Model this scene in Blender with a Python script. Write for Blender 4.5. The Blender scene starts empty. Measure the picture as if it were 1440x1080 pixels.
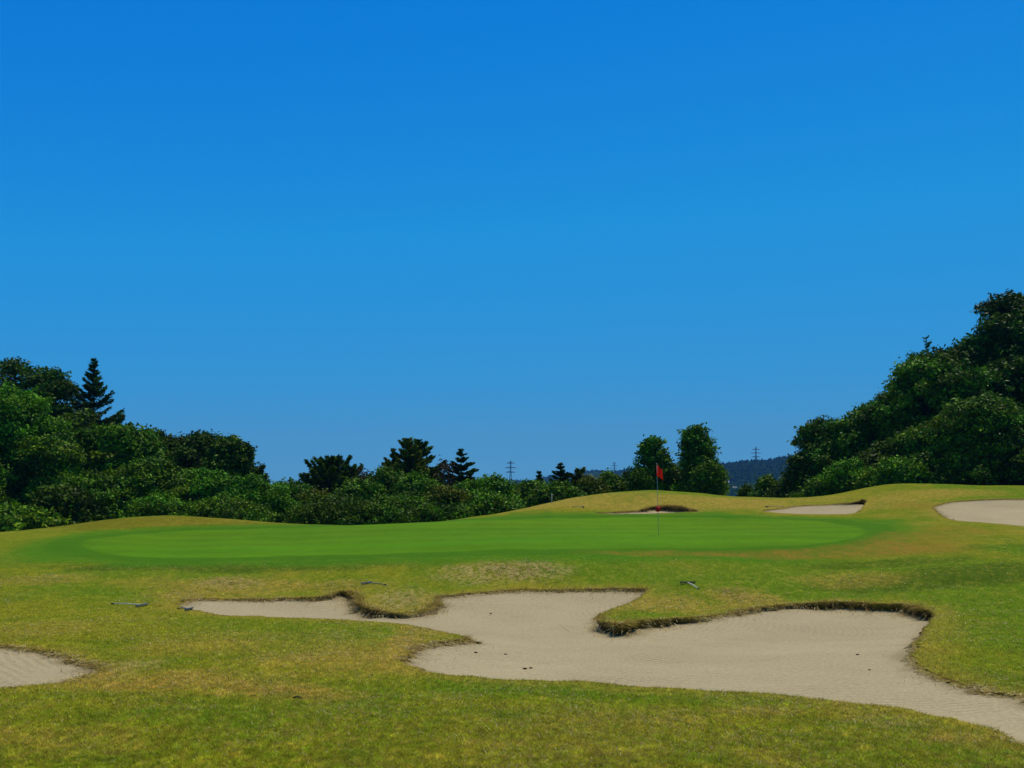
import bpy, math, random
import numpy as np
from mathutils import Vector, Matrix

# ------------------------------------------------------------------ set-up
scn = bpy.context.scene
COL = scn.collection
EYE, HZ, F = 1.6, 700.0, 1544.0           # eye height (m), horizon row and focal length of the photograph
R = math.radians

def img(u, py, d):
    """point on the sight line of a photo position at distance d"""
    return np.array([(u - 720) / F * d, d, EYE + (HZ - py) / F * d])

# ------------------------------------------------------------------ helpers: noise, meshes, objects
def _hash(ix, iy, s):
    h = (ix.astype(np.int64) * 374761393 + iy.astype(np.int64) * 668265263 + s * 974634727) & 0x7fffffff
    h = ((h ^ (h >> 13)) * 1274126177) & 0x7fffffff
    return ((h ^ (h >> 16)) & 0xffff) / 65535.0

def vnoise(x, y, s=0):
    ix, iy = np.floor(x), np.floor(y)
    fx, fy = x - ix, y - iy
    fx, fy = fx * fx * (3 - 2 * fx), fy * fy * (3 - 2 * fy)
    a, b = _hash(ix, iy, s), _hash(ix + 1, iy, s)
    c, d = _hash(ix, iy + 1, s), _hash(ix + 1, iy + 1, s)
    return (a * (1 - fx) + b * fx) * (1 - fy) + (c * (1 - fx) + d * fx) * fy

def fbm(x, y, s=0, o=4):
    t, amp, n = 0, 1.0, 0
    for k in range(o):
        t = t + amp * vnoise(x * 2 ** k, y * 2 ** k, s + 17 * k); n += amp; amp *= .55
    return t / n

def sstep(a, b, x):
    t = np.clip((x - a) / (b - a), 0, 1)
    return t * t * (3 - 2 * t)

def mesh_np(name, V, faces, col=None, smooth=False, cname='Col'):
    """faces: (n,k) array of indices, all polygons with k corners"""
    V = np.asarray(V, np.float32); faces = np.asarray(faces, np.int32)
    me = bpy.data.meshes.new(name)
    n, k = faces.shape
    me.vertices.add(len(V)); me.vertices.foreach_set('co', V.ravel())
    me.loops.add(n * k); me.loops.foreach_set('vertex_index', faces.ravel())
    me.polygons.add(n)
    me.polygons.foreach_set('loop_start', np.arange(0, n * k, k, dtype=np.int32))
    me.polygons.foreach_set('loop_total', np.full(n, k, np.int32))
    me.polygons.foreach_set('use_smooth', np.full(n, smooth, bool))
    if col is not None:
        at = me.color_attributes.new(cname, 'FLOAT_COLOR', 'POINT')
        c = np.ones((len(V), 4), np.float32); c[:, :3] = col
        at.data.foreach_set('color', c.ravel())
    me.update(calc_edges=True); me.validate()
    return me

def link(name, me, mat=None, parent=None, label=None, cat=None, group=None, kind=None, loc=None):
    o = bpy.data.objects.new(name, me); COL.objects.link(o)
    if mat and me is not None: me.materials.append(mat)
    if parent: o.parent = parent
    if loc is not None: o.location = loc
    if label: o['label'] = label
    if cat: o['category'] = cat
    if group: o['group'] = group
    if kind: o['kind'] = kind
    return o

class MB:
    """collects tubes / boxes / lathes as one mesh"""
    def __init__(s): s.v, s.f = [], []
    def tube(s, pts, rad, n=8, cap=True):
        pts = [Vector(p) for p in pts]; b0 = len(s.v)
        for i, p in enumerate(pts):
            t = (pts[min(i + 1, len(pts) - 1)] - pts[max(i - 1, 0)]).normalized()
            a = t.cross(Vector((0, 0, 1)) if abs(t.z) < .9 else Vector((1, 0, 0))).normalized(); b = t.cross(a)
            r = rad[i] if hasattr(rad, '__len__') else rad
            for k in range(n):
                w = 2 * math.pi * k / n
                s.v.append(p + a * math.cos(w) * r + b * math.sin(w) * r)
        for i in range(len(pts) - 1):
            for k in range(n):
                s.f.append((b0 + i * n + k, b0 + i * n + (k + 1) % n, b0 + (i + 1) * n + (k + 1) % n, b0 + (i + 1) * n + k))
        if cap:
            s.f.append(tuple(b0 + k for k in range(n))[::-1]); e = b0 + (len(pts) - 1) * n
            s.f.append(tuple(e + k for k in range(n)))
    def box(s, c, size, rot=None):
        b0 = len(s.v); c = Vector(c)
        for x in (-1, 1):
            for y in (-1, 1):
                for z in (-1, 1):
                    q = Vector((x * size[0] / 2, y * size[1] / 2, z * size[2] / 2))
                    s.v.append(c + (rot @ q if rot else q))
        for f in ((0, 1, 3, 2), (4, 6, 7, 5), (0, 4, 5, 1), (2, 3, 7, 6), (0, 2, 6, 4), (1, 5, 7, 3)):
            s.f.append(tuple(b0 + i for i in f))
    def poly(s, pts, faces):
        b0 = len(s.v); s.v += [Vector(p) for p in pts]; s.f += [tuple(b0 + i for i in f) for f in faces]
    def mesh(s, name, smooth=True):
        me = bpy.data.meshes.new(name); me.from_pydata([tuple(v) for v in s.v], [], s.f)
        me.polygons.foreach_set('use_smooth', [smooth] * len(me.polygons)); me.update(); return me

# ------------------------------------------------------------------ materials
def mat(name, base=(.5, .5, .5), rough=.7, spec=.3, attr=None, trans=0.0, noise=None, bump=None, metal=0):
    m = bpy.data.materials.new(name); m.use_nodes = True
    nt = m.node_tree; N, L = nt.nodes, nt.links
    p = N['Principled BSDF']; out = N['Material Output']
    p.inputs['Roughness'].default_value = rough; p.inputs['Specular IOR Level'].default_value = spec
    p.inputs['Metallic'].default_value = metal
    src = None
    if attr:
        a = N.new('ShaderNodeAttribute'); a.attribute_name = attr; src = a.outputs['Color']
    tc = N.new('ShaderNodeTexCoord')
    if noise:                                  # (scale, low, high[, detail]) brightness mottling of the surface itself
        nz = N.new('ShaderNodeTexNoise'); nz.inputs['Scale'].default_value = noise[0]
        nz.inputs['Detail'].default_value = noise[3] if len(noise) > 3 else 6; nz.inputs['Roughness'].default_value = .65
        L.new(tc.outputs['Object'], nz.inputs['Vector'])
        mr = N.new('ShaderNodeMapRange'); mr.inputs['From Min'].default_value = .3; mr.inputs['From Max'].default_value = .7
        mr.inputs['To Min'].default_value = noise[1]; mr.inputs['To Max'].default_value = noise[2]
        L.new(nz.outputs['Fac'], mr.inputs['Value'])
        mx = N.new('ShaderNodeMix'); mx.data_type = 'RGBA'; mx.blend_type = 'MULTIPLY'; mx.inputs['Factor'].default_value = 1
        if src: L.new(src, mx.inputs['A'])
        else: mx.inputs['A'].default_value = (*base, 1)
        L.new(mr.outputs['Result'], mx.inputs['B']); src = mx.outputs['Result']
    if src: L.new(src, p.inputs['Base Color'])
    else: p.inputs['Base Color'].default_value = (*base, 1)
    if bump:                                   # (scale, strength, distance)
        nb = N.new('ShaderNodeTexNoise'); nb.inputs['Scale'].default_value = bump[0]; nb.inputs['Detail'].default_value = 5
        L.new(tc.outputs['Object'], nb.inputs['Vector'])
        bp = N.new('ShaderNodeBump'); bp.inputs['Strength'].default_value = bump[1]; bp.inputs['Distance'].default_value = bump[2]
        L.new(nb.outputs['Fac'], bp.inputs['Height']); L.new(bp.outputs['Normal'], p.inputs['Normal'])
    if trans:
        tr = N.new('ShaderNodeBsdfTranslucent'); ms = N.new('ShaderNodeMixShader'); ms.inputs['Fac'].default_value = trans
        if src: L.new(src, tr.inputs['Color'])
        else: tr.inputs['Color'].default_value = (*base, 1)
        L.new(p.outputs[0], ms.inputs[1]); L.new(tr.outputs[0], ms.inputs[2]); L.new(ms.outputs[0], out.inputs['Surface'])
    return m

M_TURF = mat('turf', attr='Col', rough=.95, spec=.02, noise=(38, .72, 1.3, 8), bump=(60, .5, .03))
M_GREEN = mat('putting_turf', attr='Col', rough=.95, spec=.02, noise=(30, .93, 1.07, 6))
M_BLADE = mat('grass_blade', attr='Col', rough=.75, spec=.06, trans=.4)
M_LEAF = mat('leaf', attr='Col', rough=.5, spec=.04, trans=.12)
M_NEEDLE = mat('needle', attr='Col', rough=.65, spec=.02, trans=.1)
M_BARK = mat('bark', (.05, .04, .028), .9, .1, noise=(6, .5, 1.4), bump=(20, .6, .03))
M_DEAD = mat('dead_wood', (.16, .13, .1), .9, .1, noise=(8, .6, 1.3))
M_SOIL = mat('lip_soil', attr='Col', rough=.95, spec=.02, noise=(24, .4, 1.6), bump=(30, 1, .05))
M_STEEL = mat('galvanised_steel', (.22, .25, .27), .5, .4, noise=(1, .9, 1.1))
M_WHITE = mat('white_paint', (.75, .72, .62), .6, .15, noise=(9, .92, 1.04))
M_RED = mat('red_cloth', (.80, .022, .010), .8, .05, trans=.45, noise=(14, .9, 1.08))
M_REDP = mat('red_plastic', (.65, .012, .010), .6, .1, noise=(12, .9, 1.05))
M_BLACK = mat('black_plastic', (.015, .018, .018), .5, .4, noise=(20, .8, 1.2))
M_GREY = mat('grey_blue_plastic', (.17, .19, .18), .7, .1, noise=(20, .85, 1.15))
M_ALU = mat('pale_handle', (.60, .58, .50), .6, .15, noise=(15, .85, 1.05))
M_POLE = mat('pole_fibreglass', (.50, .47, .36), .6, .1, noise=(6, .85, 1.1))
M_WOOD = mat('bleached_wood', (.42, .36, .25), .8, .2, noise=(18, .7, 1.2))
M_CLOD = mat('dark_clod', (.035, .028, .016), .95, .05, noise=(30, .6, 1.5))
M_HILL = mat('hill_ground', (.016, .034, .008), .95, 0, noise=(.02, .6, 1.5))
M_WOODS = mat('far_woods', attr='Col', rough=.95, spec=0)
M_HWALL = mat('house_wall', (.8, .78, .72), .8, .2, noise=(1, .9, 1.05))
M_HROOF = mat('house_roof', (.30, .30, .30), .6, .3, noise=(1, .8, 1.1))

def sand_mat():
    m = bpy.data.materials.new('bunker_sand'); m.use_nodes = True
    nt = m.node_tree; N, L = nt.nodes, nt.links; p = N['Principled BSDF']
    p.inputs['Roughness'].default_value = .95; p.inputs['Specular IOR Level'].default_value = .1
    at = N.new('ShaderNodeAttribute'); at.attribute_name = 'Col'
    tc = N.new('ShaderNodeTexCoord')
    n1 = N.new('ShaderNodeTexNoise'); n1.inputs['Scale'].default_value = 26; n1.inputs['Detail'].default_value = 8; n1.inputs['Roughness'].default_value = .75
    L.new(tc.outputs['Object'], n1.inputs['Vector'])
    mr = N.new('ShaderNodeMapRange'); mr.inputs['From Min'].default_value = .36; mr.inputs['From Max'].default_value = .64
    mr.inputs['To Min'].default_value = .78; mr.inputs['To Max'].default_value = 1.2
    L.new(n1.outputs['Fac'], mr.inputs['Value'])
    mx = N.new('ShaderNodeMix'); mx.data_type = 'RGBA'; mx.blend_type = 'MULTIPLY'; mx.inputs['Factor'].default_value = 1
    L.new(at.outputs['Color'], mx.inputs['A']); L.new(mr.outputs['Result'], mx.inputs['B'])
    # rake furrows: bands along a swirling path
    prev = None; furrows = []
    for cx, cy, dis in ((-1.5, 21.5, 1.0), (4.2, 12.0, 1.6), (9.5, 22.5, 1.2)):      # sweeps of the rake about three standing points
        mp = N.new('ShaderNodeMapping'); mp.inputs['Location'].default_value = (-cx, -cy, 0); mp.inputs['Scale'].default_value = (1, 1, 0)
        L.new(tc.outputs['Object'], mp.inputs['Vector'])
        wv = N.new('ShaderNodeTexWave'); wv.wave_type = 'RINGS'; wv.rings_direction = 'Z'; wv.inputs['Scale'].default_value = 2.6
        wv.inputs['Distortion'].default_value = dis; wv.inputs['Detail'].default_value = 3; wv.inputs['Detail Scale'].default_value = .5
        L.new(mp.outputs[0], wv.inputs['Vector'])
        nm = N.new('ShaderNodeTexNoise'); nm.inputs['Scale'].default_value = .45; nm.inputs['Detail'].default_value = 2
        mo = N.new('ShaderNodeMapping'); mo.inputs['Location'].default_value = (cx * 7, cy * 3, 4); L.new(tc.outputs['Object'], mo.inputs['Vector']); L.new(mo.outputs[0], nm.inputs['Vector'])
        r2 = N.new('ShaderNodeMapRange'); r2.inputs['From Min'].default_value = .45; r2.inputs['From Max'].default_value = .62; L.new(nm.outputs['Fac'], r2.inputs['Value'])
        mu = N.new('ShaderNodeMath'); mu.operation = 'MULTIPLY'; L.new(wv.outputs['Fac'], mu.inputs[0]); L.new(r2.outputs['Result'], mu.inputs[1])
        b1 = N.new('ShaderNodeBump'); b1.inputs['Strength'].default_value = .5; b1.inputs['Distance'].default_value = .016
        L.new(mu.outputs[0], b1.inputs['Height'])
        if prev: L.new(prev.outputs['Normal'], b1.inputs['Normal'])
        prev = b1; furrows.append(mu)
    b2 = N.new('ShaderNodeBump'); b2.inputs['Strength'].default_value = .5; b2.inputs['Distance'].default_value = .015
    L.new(n1.outputs['Fac'], b2.inputs['Height']); L.new(b1.outputs['Normal'], b2.inputs['Normal'])
    L.new(b2.outputs['Normal'], p.inputs['Normal'])
    last = mx
    for fu in furrows:
        q = N.new('ShaderNodeMapRange'); q.inputs['To Min'].default_value = 1.01; q.inputs['To Max'].default_value = .95; L.new(fu.outputs[0], q.inputs['Value'])
        m3 = N.new('ShaderNodeMix'); m3.data_type = 'RGBA'; m3.blend_type = 'MULTIPLY'; m3.inputs['Factor'].default_value = 1
        L.new(last.outputs['Result'], m3.inputs['A']); L.new(q.outputs['Result'], m3.inputs['B']); last = m3
    L.new(last.outputs['Result'], p.inputs['Base Color'])
    return m
M_SAND = sand_mat()

# ------------------------------------------------------------------ terrain height: thin-plate spline through surveyed points
CP = []
def cp(u, py, d): CP.append((u, d, EYE + (HZ - py) / F * d))
for u in (-900, -300, 200, 720, 1240, 1740, 2400):
    CP += [(u, 2.0, 0.0), (u, 3.5, 0.0), (u, 5.2, -.03)]
for a in [(1290,1000,9.26),(1440,1043,7.6),(1153,982,10.1),(1000,971,10.8),(820,959,11.5),(652,951,12.0),(590,943,12.5),(566,931,13.3),
          (648,897,16.0),(464,870,19.5),(281,859,21),(300,843,23),(430,841,23.5),(545,862,20.5),(743,830,25),(910,832,24.5),(847,872,18.9),
          (1000,867,19.8),(1183,847,22.3),(1312,867,19.6),(1290,913,14.5),(1440,980,10.3),(1440,850,20.5),(1440,800,25),(1440,760,31),
          (1440,739,38),(1329,728,42),(1400,702,50),(0,966,10.2),(0,912,14),(123,940,12),(0,860,19.5),(200,810,26.5),(0,800,28),(0,775,35),
          (110,765,36.5),(300,785,31),(480,780,31),(700,773,30.5),(900,771,30.5),(1100,768,31),(1220,748,36),(250,745,45),(450,739,47),
          (700,728,48),(1000,727,47),(1190,733,44),(926,752,36),(600,752,38),(300,760,39),(862,722,50),(1123,722,49),(1165,709,53),
          (620,800,27.5),(750,800,27.2),(960,820,25),(1100,800,27.5),(1250,790,28),(400,810,27),(940,708,52.6),
          (300,960,10.5),(300,1080,6.9),(720,1080,6.9),(1100,1080,6.9),(1300,880,17.5),
          # outside the frame, left and right
          (-500,960,10),(-500,860,19.5),(-500,800,28),(-500,760,40),(-500,748,50),(1950,1000,9),(1950,850,20),(1950,790,26),(1950,735,40),(1950,690,54)]:
    cp(*a)
SKY = [(0,748,47),(80,741,49),(140,732,51),(230,725,52),(300,728,52),(400,736,50.5),(470,739.5,50),(560,737,50),(650,730,50.5),(700,722,51.5),
       (750,712,53.5),(800,701,55),(850,693,56.5),(925,690,57),(980,693,57),(1020,698,57.5),(1060,699.5,58),(1120,699.5,57.5),(1170,697,57.5),
       (1200,690,58),(1240,682,58),(1290,680,58),(1380,683,58),(1440,682,58)]
for a in SKY:
    cp(*a); z = EYE + (HZ - a[1]) / F * a[2]
    CP.append((a[0], a[2] + 7, z - .75)); CP.append((a[0], a[2] + 16, min(z, 1) - 2.0))
for u in (-900, -500, 0, 300, 600, 900, 1200, 1440, 1950, 2400):
    CP += [(u, 110, -6), (u, 160, -9)]
CP = np.array(CP)
def warp(u, d): return np.stack([np.asarray(u) / 420.0, np.log(np.asarray(d)) * 2.6], -1)
_P = warp(CP[:, 0], CP[:, 1])
def _phi(r2): return .5 * r2 * np.log(r2 + 1e-12)
_n = len(_P)
_A = np.zeros((_n + 3, _n + 3))
_A[:_n, :_n] = _phi(((_P[:, None] - _P[None]) ** 2).sum(-1)) + np.eye(_n) * .004
_A[:_n, _n] = 1; _A[:_n, _n + 1:] = _P; _A[_n, :_n] = 1; _A[_n + 1:, :_n] = _P.T
_w = np.linalg.solve(_A, np.concatenate([CP[:, 2], np.zeros(3)]))
def zud(u, d):
    q = warp(u, d); sh = q.shape[:-1]; q = q.reshape(-1, 2); out = np.empty(len(q))
    for i in range(0, len(q), 20000):
        b = q[i:i + 20000]
        out[i:i + 20000] = _phi(((b[:, None] - _P[None]) ** 2).sum(-1)) @ _w[:_n] + _w[_n] + b @ _w[_n + 1:]
    return out.reshape(sh)
def micro(x, y): return (fbm(x * .55, y * .55, 5, 3) - .5) * .09
def zxy(x, y):
    x = np.asarray(x, float); y = np.asarray(y, float)
    return zud(720 + F * x / y, y) + micro(x, y)
_D = np.exp(np.linspace(math.log(4.5), math.log(60), 900))
def ground(u, py):
    """where the sight line of a photo position meets the turf: x, y, z"""
    x = (u - 720) / F * _D; z = zxy(x, _D); row = HZ + (EYE - z) * F / _D
    k = np.argmax(row <= py) if (row <= py).any() else int(np.argmin(row))
    d = _D[k]
    if k > 0 and row[k] != row[k - 1] and row[k] <= py:
        t = (row[k - 1] - py) / (row[k - 1] - row[k]); d = _D[k - 1] + (_D[k] - _D[k - 1]) * np.clip(t, 0, 1)
    x = (u - 720) / F * d
    return np.array([x, d, float(zxy(x, d))])

# ------------------------------------------------------------------ outlines on the ground
def outline(pts, step=.12, wob=.03, seed=0):
    """pts: (u, py, lip height); returns densified closed xy loop and lip height"""
    P = np.array([[*ground(u, py)[:2], e] for u, py, e in pts])
    n = len(P); out = []
    for i in range(n):                                     # Catmull-Rom
        p0, p1, p2, p3 = P[i - 1], P[i], P[(i + 1) % n], P[(i + 2) % n]
        m = max(2, int(np.hypot(*(p2 - p1)[:2]) / step))
        for t in np.linspace(0, 1, m, endpoint=False):
            c = .5 * (2 * p1 + (p2 - p0) * t * .6 + (2 * p1 - 2 * p1) * t)
            h = t * t * (3 - 2 * t)
            lin = p1 + (p2 - p1) * t
            t1, t2 = (p2 - p0) * .4, (p3 - p1) * .4
            q = (2*t**3-3*t**2+1)*p1 + (t**3-2*t**2+t)*t1 + (-2*t**3+3*t**2)*p2 + (t**3-t**2)*t2
            q[2] = lin[2]; out.append(q)
    out = np.array(out)
    s = np.arange(len(out)) * step
    nx = np.roll(out[:, :2], -1, 0) - np.roll(out[:, :2], 1, 0); nx /= np.linalg.norm(nx, axis=1)[:, None] + 1e-9
    w = ((vnoise(s * 1.8, s * 0, seed) - .5) + .8 * (vnoise(s * 5, s * 0, seed + 3) - .5) + .6 * (vnoise(s * 11, s * 0, seed + 4) - .5)) * 2 * wob
    out[:, 0] += nx[:, 1] * w; out[:, 1] -= nx[:, 0] * w
    out[:, 2] *= .75 + .5 * vnoise(s * 1.6, s * 0, seed + 9)
    return out

def inside(px, py, poly):
    r = np.zeros(px.shape, bool); x0, y0 = poly[:, 0], poly[:, 1]; x1, y1 = np.roll(x0, -1), np.roll(y0, -1)
    for a, b, c, d in zip(x0, y0, x1, y1):
        if b == d: continue
        m = (b > py) != (d > py)
        r ^= m & (px < (c - a) * (py - b) / (d - b) + a)
    return r
def near(px, py, poly, reach=None):
    """distance, nearest point and lip height (points further than reach, if given, get a large distance)"""
    a = poly[:, :2]; b = np.roll(a, -1, 0); e0 = poly[:, 2]; e1 = np.roll(e0, -1); ab = b - a; L2 = (ab ** 2).sum(1) + 1e-12
    P = np.stack([px, py], 1); D = np.full(len(P), 1e3); Q = np.zeros((len(P), 2)); E = np.zeros(len(P))
    cs = 1.5; key = np.floor(P / cs).astype(np.int64); key = key[:, 0] * 100003 + key[:, 1]
    order = np.argsort(key, kind='stable'); cuts = np.flatnonzero(np.diff(key[order])) + 1
    for idx in np.split(order, cuts):
        if not len(idx): continue
        c = (np.floor(P[idx[0]] / cs) + .5) * cs; dc = np.sqrt(((a - c) ** 2).sum(1))
        lim = (dc.min() if reach is None else reach) + cs * 1.5 + .4
        if dc.min() > lim: continue
        sl = np.flatnonzero(dc < lim)
        for i in range(0, len(idx), 4000):
            ii = idx[i:i + 4000]; p = P[ii][:, None]
            t = np.clip(((p - a[sl]) * ab[sl]).sum(-1) / L2[sl], 0, 1)
            q = a[sl] + t[..., None] * ab[sl]; d2 = ((p - q) ** 2).sum(-1); k = d2.argmin(1); r = np.arange(len(k)); kk = sl[k]
            D[ii] = np.sqrt(d2[r, k]); Q[ii] = q[r, k]; E[ii] = e0[kk] + (e1[kk] - e0[kk]) * t[r, k]
    return D, Q, E
def sd(px, py, poly, reach=3.0):
    """signed distance (negative inside), only worked out near the outline"""
    out = np.full(px.shape, 1e3); lo, hi = poly[:, :2].min(0) - reach, poly[:, :2].max(0) + reach
    m = (px > lo[0]) & (px < hi[0]) & (py > lo[1]) & (py < hi[1]); Q = np.zeros(px.shape + (2,)); E = np.zeros(px.shape)
    if m.any():
        d, q, e = near(px[m], py[m], poly, reach); ins = inside(px[m], py[m], poly)
        out[m] = np.where(ins, -d, d); Q[m] = q; E[m] = e
    return out, Q, E

MAIN = outline([(245,850,.04),(262,843,.03),(300,842,.03),(350,842,.03),(395,841,.05),(430,840,.07),(460,836,.10),(478,832,.14),(491,832,.20),(499,837,.20),
  (506,845,.20),(514,851,.19),(528,857,.18),(547,861,.14),(568,862,.12),(590,859,.11),(606,853,.09),(614,846,.06),(619,840,.03),(635,837,.02),(660,834,.02),
  (697,831,.03),(743,829,.03),(789,829,.03),(835,828,.04),(881,827,.06),(912,829,.06),(896,842,.06),(866,854,.07),(846,865,.10),(846,872,.17),(865,877,.19),
  (896,873,.17),(942,869,.17),(975,868,.11),(1000,866,.06),(1030,860,.07),(1061,854,.09),(1092,851,.11),(1137,848,.14),(1183,846,.17),(1229,848,.19),(1266,849,.21),
  (1290,854,.22),(1305,859,.22),(1313,866,.19),(1310,874,.13),(1299,895,.08),(1290,913,.06),(1293,928,.06),(1299,940,.05),(1318,950,.045),(1351,959,.035),
  (1382,968,.03),(1412,976,.03),(1440,981,.03),(1540,1000,.07),(1680,1030,.1),(1720,1075,.1),(1640,1095,.1),(1540,1075,.1),(1440,1044,.1),(1397,1026,.09),(1351,1014,.09),(1290,1000,.09),(1229,991,.1),
  (1153,982,.1),(1076,976,.1),(1000,971,.1),(910,966,.1),(820,959,.1),(731,956,.1),(652,951,.08),(600,945,.05),(577,938,.04),(566,931,.03),(576,921,.03),
  (596,910,.03),(622,902,.04),(650,899,.05),(645,894,.06),(621,887,.08),(590,881,.1),(560,877,.1),(525,874,.1),(464,870,.1),(373,867,.1),(312,864,.08),(281,859,.06),(258,855,.05)], .07, .06, 1)
MAIN[:, 2] *= .86
LEFT = outline([(-260,935,.05),(-120,912,.04),(0,908,.03),(34,911,.03),(70,915,.03),(102,924,.02),(126,932,.02),(140,940,.02),(124,949,.04),(90,957,.06),
  (45,964,.08),(0,968,.1),(-120,974,.1),(-260,967,.1)], .07, .05, 2)
BACK = outline([(1073,718,.04),(1096,715,.025),(1123,711,.03),(1165,709,.035),(1201,706,.12),(1212,702,.25),(1218,704.5,.3),(1215,711,.12),(1200,722,.04),(1123,722.5,.03),(1082,720,.04)], .15, .03, 3)
FARR = outline([(1312,713,.025),(1329,707,.035),(1354,704,.035),(1387,702,.035),(1440,701.5,.035),(1560,703,.04),(1640,712,.04),(1620,738,.1),(1540,747,.1),(1440,740,.1),(1387,735,.1),(1346,732,.1),(1329,728,.04),(1319,721,.03)], .15, .03, 4)
HOLL = outline([(840,721.5,.02),(870,720,.02),(896,718,.05),(912,713,.18),(930,711,.24),(950,711.5,.22),(968,715,.15),(982,719,.05),(955,720.5,.04),(900,722.5,.03)], .12, .03, 5)
BUNKERS = [MAIN, LEFT, BACK, FARR, HOLL]
GREEN = outline([(112,765,0),(141,777,0),(193,783,0),(264,784.5,0),(352,783.5,0),(480,780,0),(600,776.5,0),(750,772.5,0),(840,771.5,0),(1000,771,0),(1100,768,0),(1160,763,0),
  (1200,757,0),(1216,750,0),(1208,742,0),(1160,734,0),(1080,729.5,0),(980,728,0),(880,727.5,0),(760,729,0),(650,732,0),(560,736,0),(450,741,0),(350,744,0),(250,747,0),(180,752,0),(130,758,0)], .3, .05, 6)

# ------------------------------------------------------------------ colour of the turf (species and dryness, not light)
C_LUSH = np.array([.108, .170, .006]); C_ROUGH = np.array([.190, .190, .009]); C_DRY = np.array([.30, .215, .030]); C_TAN = np.array([.33, .255, .085])
C_ORNG = np.array([.24, .145, .018]); C_GREEN = np.array([.086, .196, .0045]); C_COLL = np.array([.050, .146, .0045]); C_DARK = np.array([.060, .100, .005])
def E(u, py, ru, rp, amt, c):
    p = ground(u, py); a = ground(u, py - rp)[1]; b = ground(u, py + rp)[1]
    return (p[0], p[1], ru * p[1] / F, max(.25, abs(a - b) / 2), amt, c)
PATCH = [E(u, py, ru, rp, a, c) for u, py, ru, rp, a, c in [
  (360,797,270,7,.85,C_DARK),(650,788,220,6,.5,C_LUSH),(60,778,70,14,.7,C_LUSH),(1000,800,320,9,.45,C_LUSH),
  (700,803,80,17,.95,C_TAN),(750,800,50,14,.5,C_TAN),(340,824,95,12,.75,C_DRY),(320,820,40,8,.6,C_TAN),(270,838,60,8,.7,C_DRY),(565,846,46,15,.9,C_TAN),(480,824,60,8,.5,C_DRY),
  (940,852,62,11,.75,C_DRY),(1060,845,45,9,.75,C_DRY),(1030,835,40,8,.5,C_DRY),(150,945,60,16,.8,C_TAN),(260,962,190,13,.7,C_DRY),(240,966,120,6,.3,C_ORNG),(230,955,130,14,.6,C_DRY),(400,975,110,9,.6,C_DRY),(420,972,70,5,.3,C_ORNG),
  (470,930,130,22,.55,C_DRY),(330,900,120,14,.3,C_DRY),(60,885,80,14,.4,C_DRY),(60,815,60,8,.5,C_DRY),(600,885,40,10,.6,C_DRY),(570,905,30,14,.8,C_DRY),
  (960,777,130,4.5,.85,C_ORNG),(1120,777,120,7,.9,C_ORNG),(1235,768,60,10,.85,C_ORNG),(1290,752,60,7,.7,C_ORNG),(1350,745,55,7,.75,C_ORNG),(1200,781,140,4,.6,C_ORNG),(1310,770,70,9,.8,C_ORNG),(1270,760,90,10,.6,C_ORNG),(1180,772,120,7,.7,C_ORNG),
  (1400,770,60,8,.8,C_COLL),(1370,806,170,13,.8,C_DARK),(1250,793,110,5,.6,C_DARK),(1200,815,70,10,.45,C_DRY),(1380,900,60,20,.3,C_LUSH),
  (100,1040,170,22,.35,C_DRY),(1250,1015,70,12,.55,C_TAN),(1340,1040,60,10,.5,C_DRY),(1070,1000,70,8,.45,C_DRY),(900,1010,120,18,.25,C_DRY),(560,1000,200,10,.4,C_LUSH),(300,1010,240,14,.5,C_LUSH),
  (230,735,150,10,.85,np.array([.145,.130,.007])),(860,702,110,9,.6,C_DRY),(840,712,120,6,.9,C_DRY),(1000,707,90,8,.9,C_DRY),(1060,708,60,6,.85,C_DRY),(1150,702,70,4,.6,C_DRY),(1290,695,60,7,.65,C_DRY),
  (1250,708,50,10,.6,C_DRY),(1340,692,60,5,.5,C_DRY),(1290,712,30,6,.6,C_ORNG),(780,708,60,6,.7,C_DRY)]]
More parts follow.
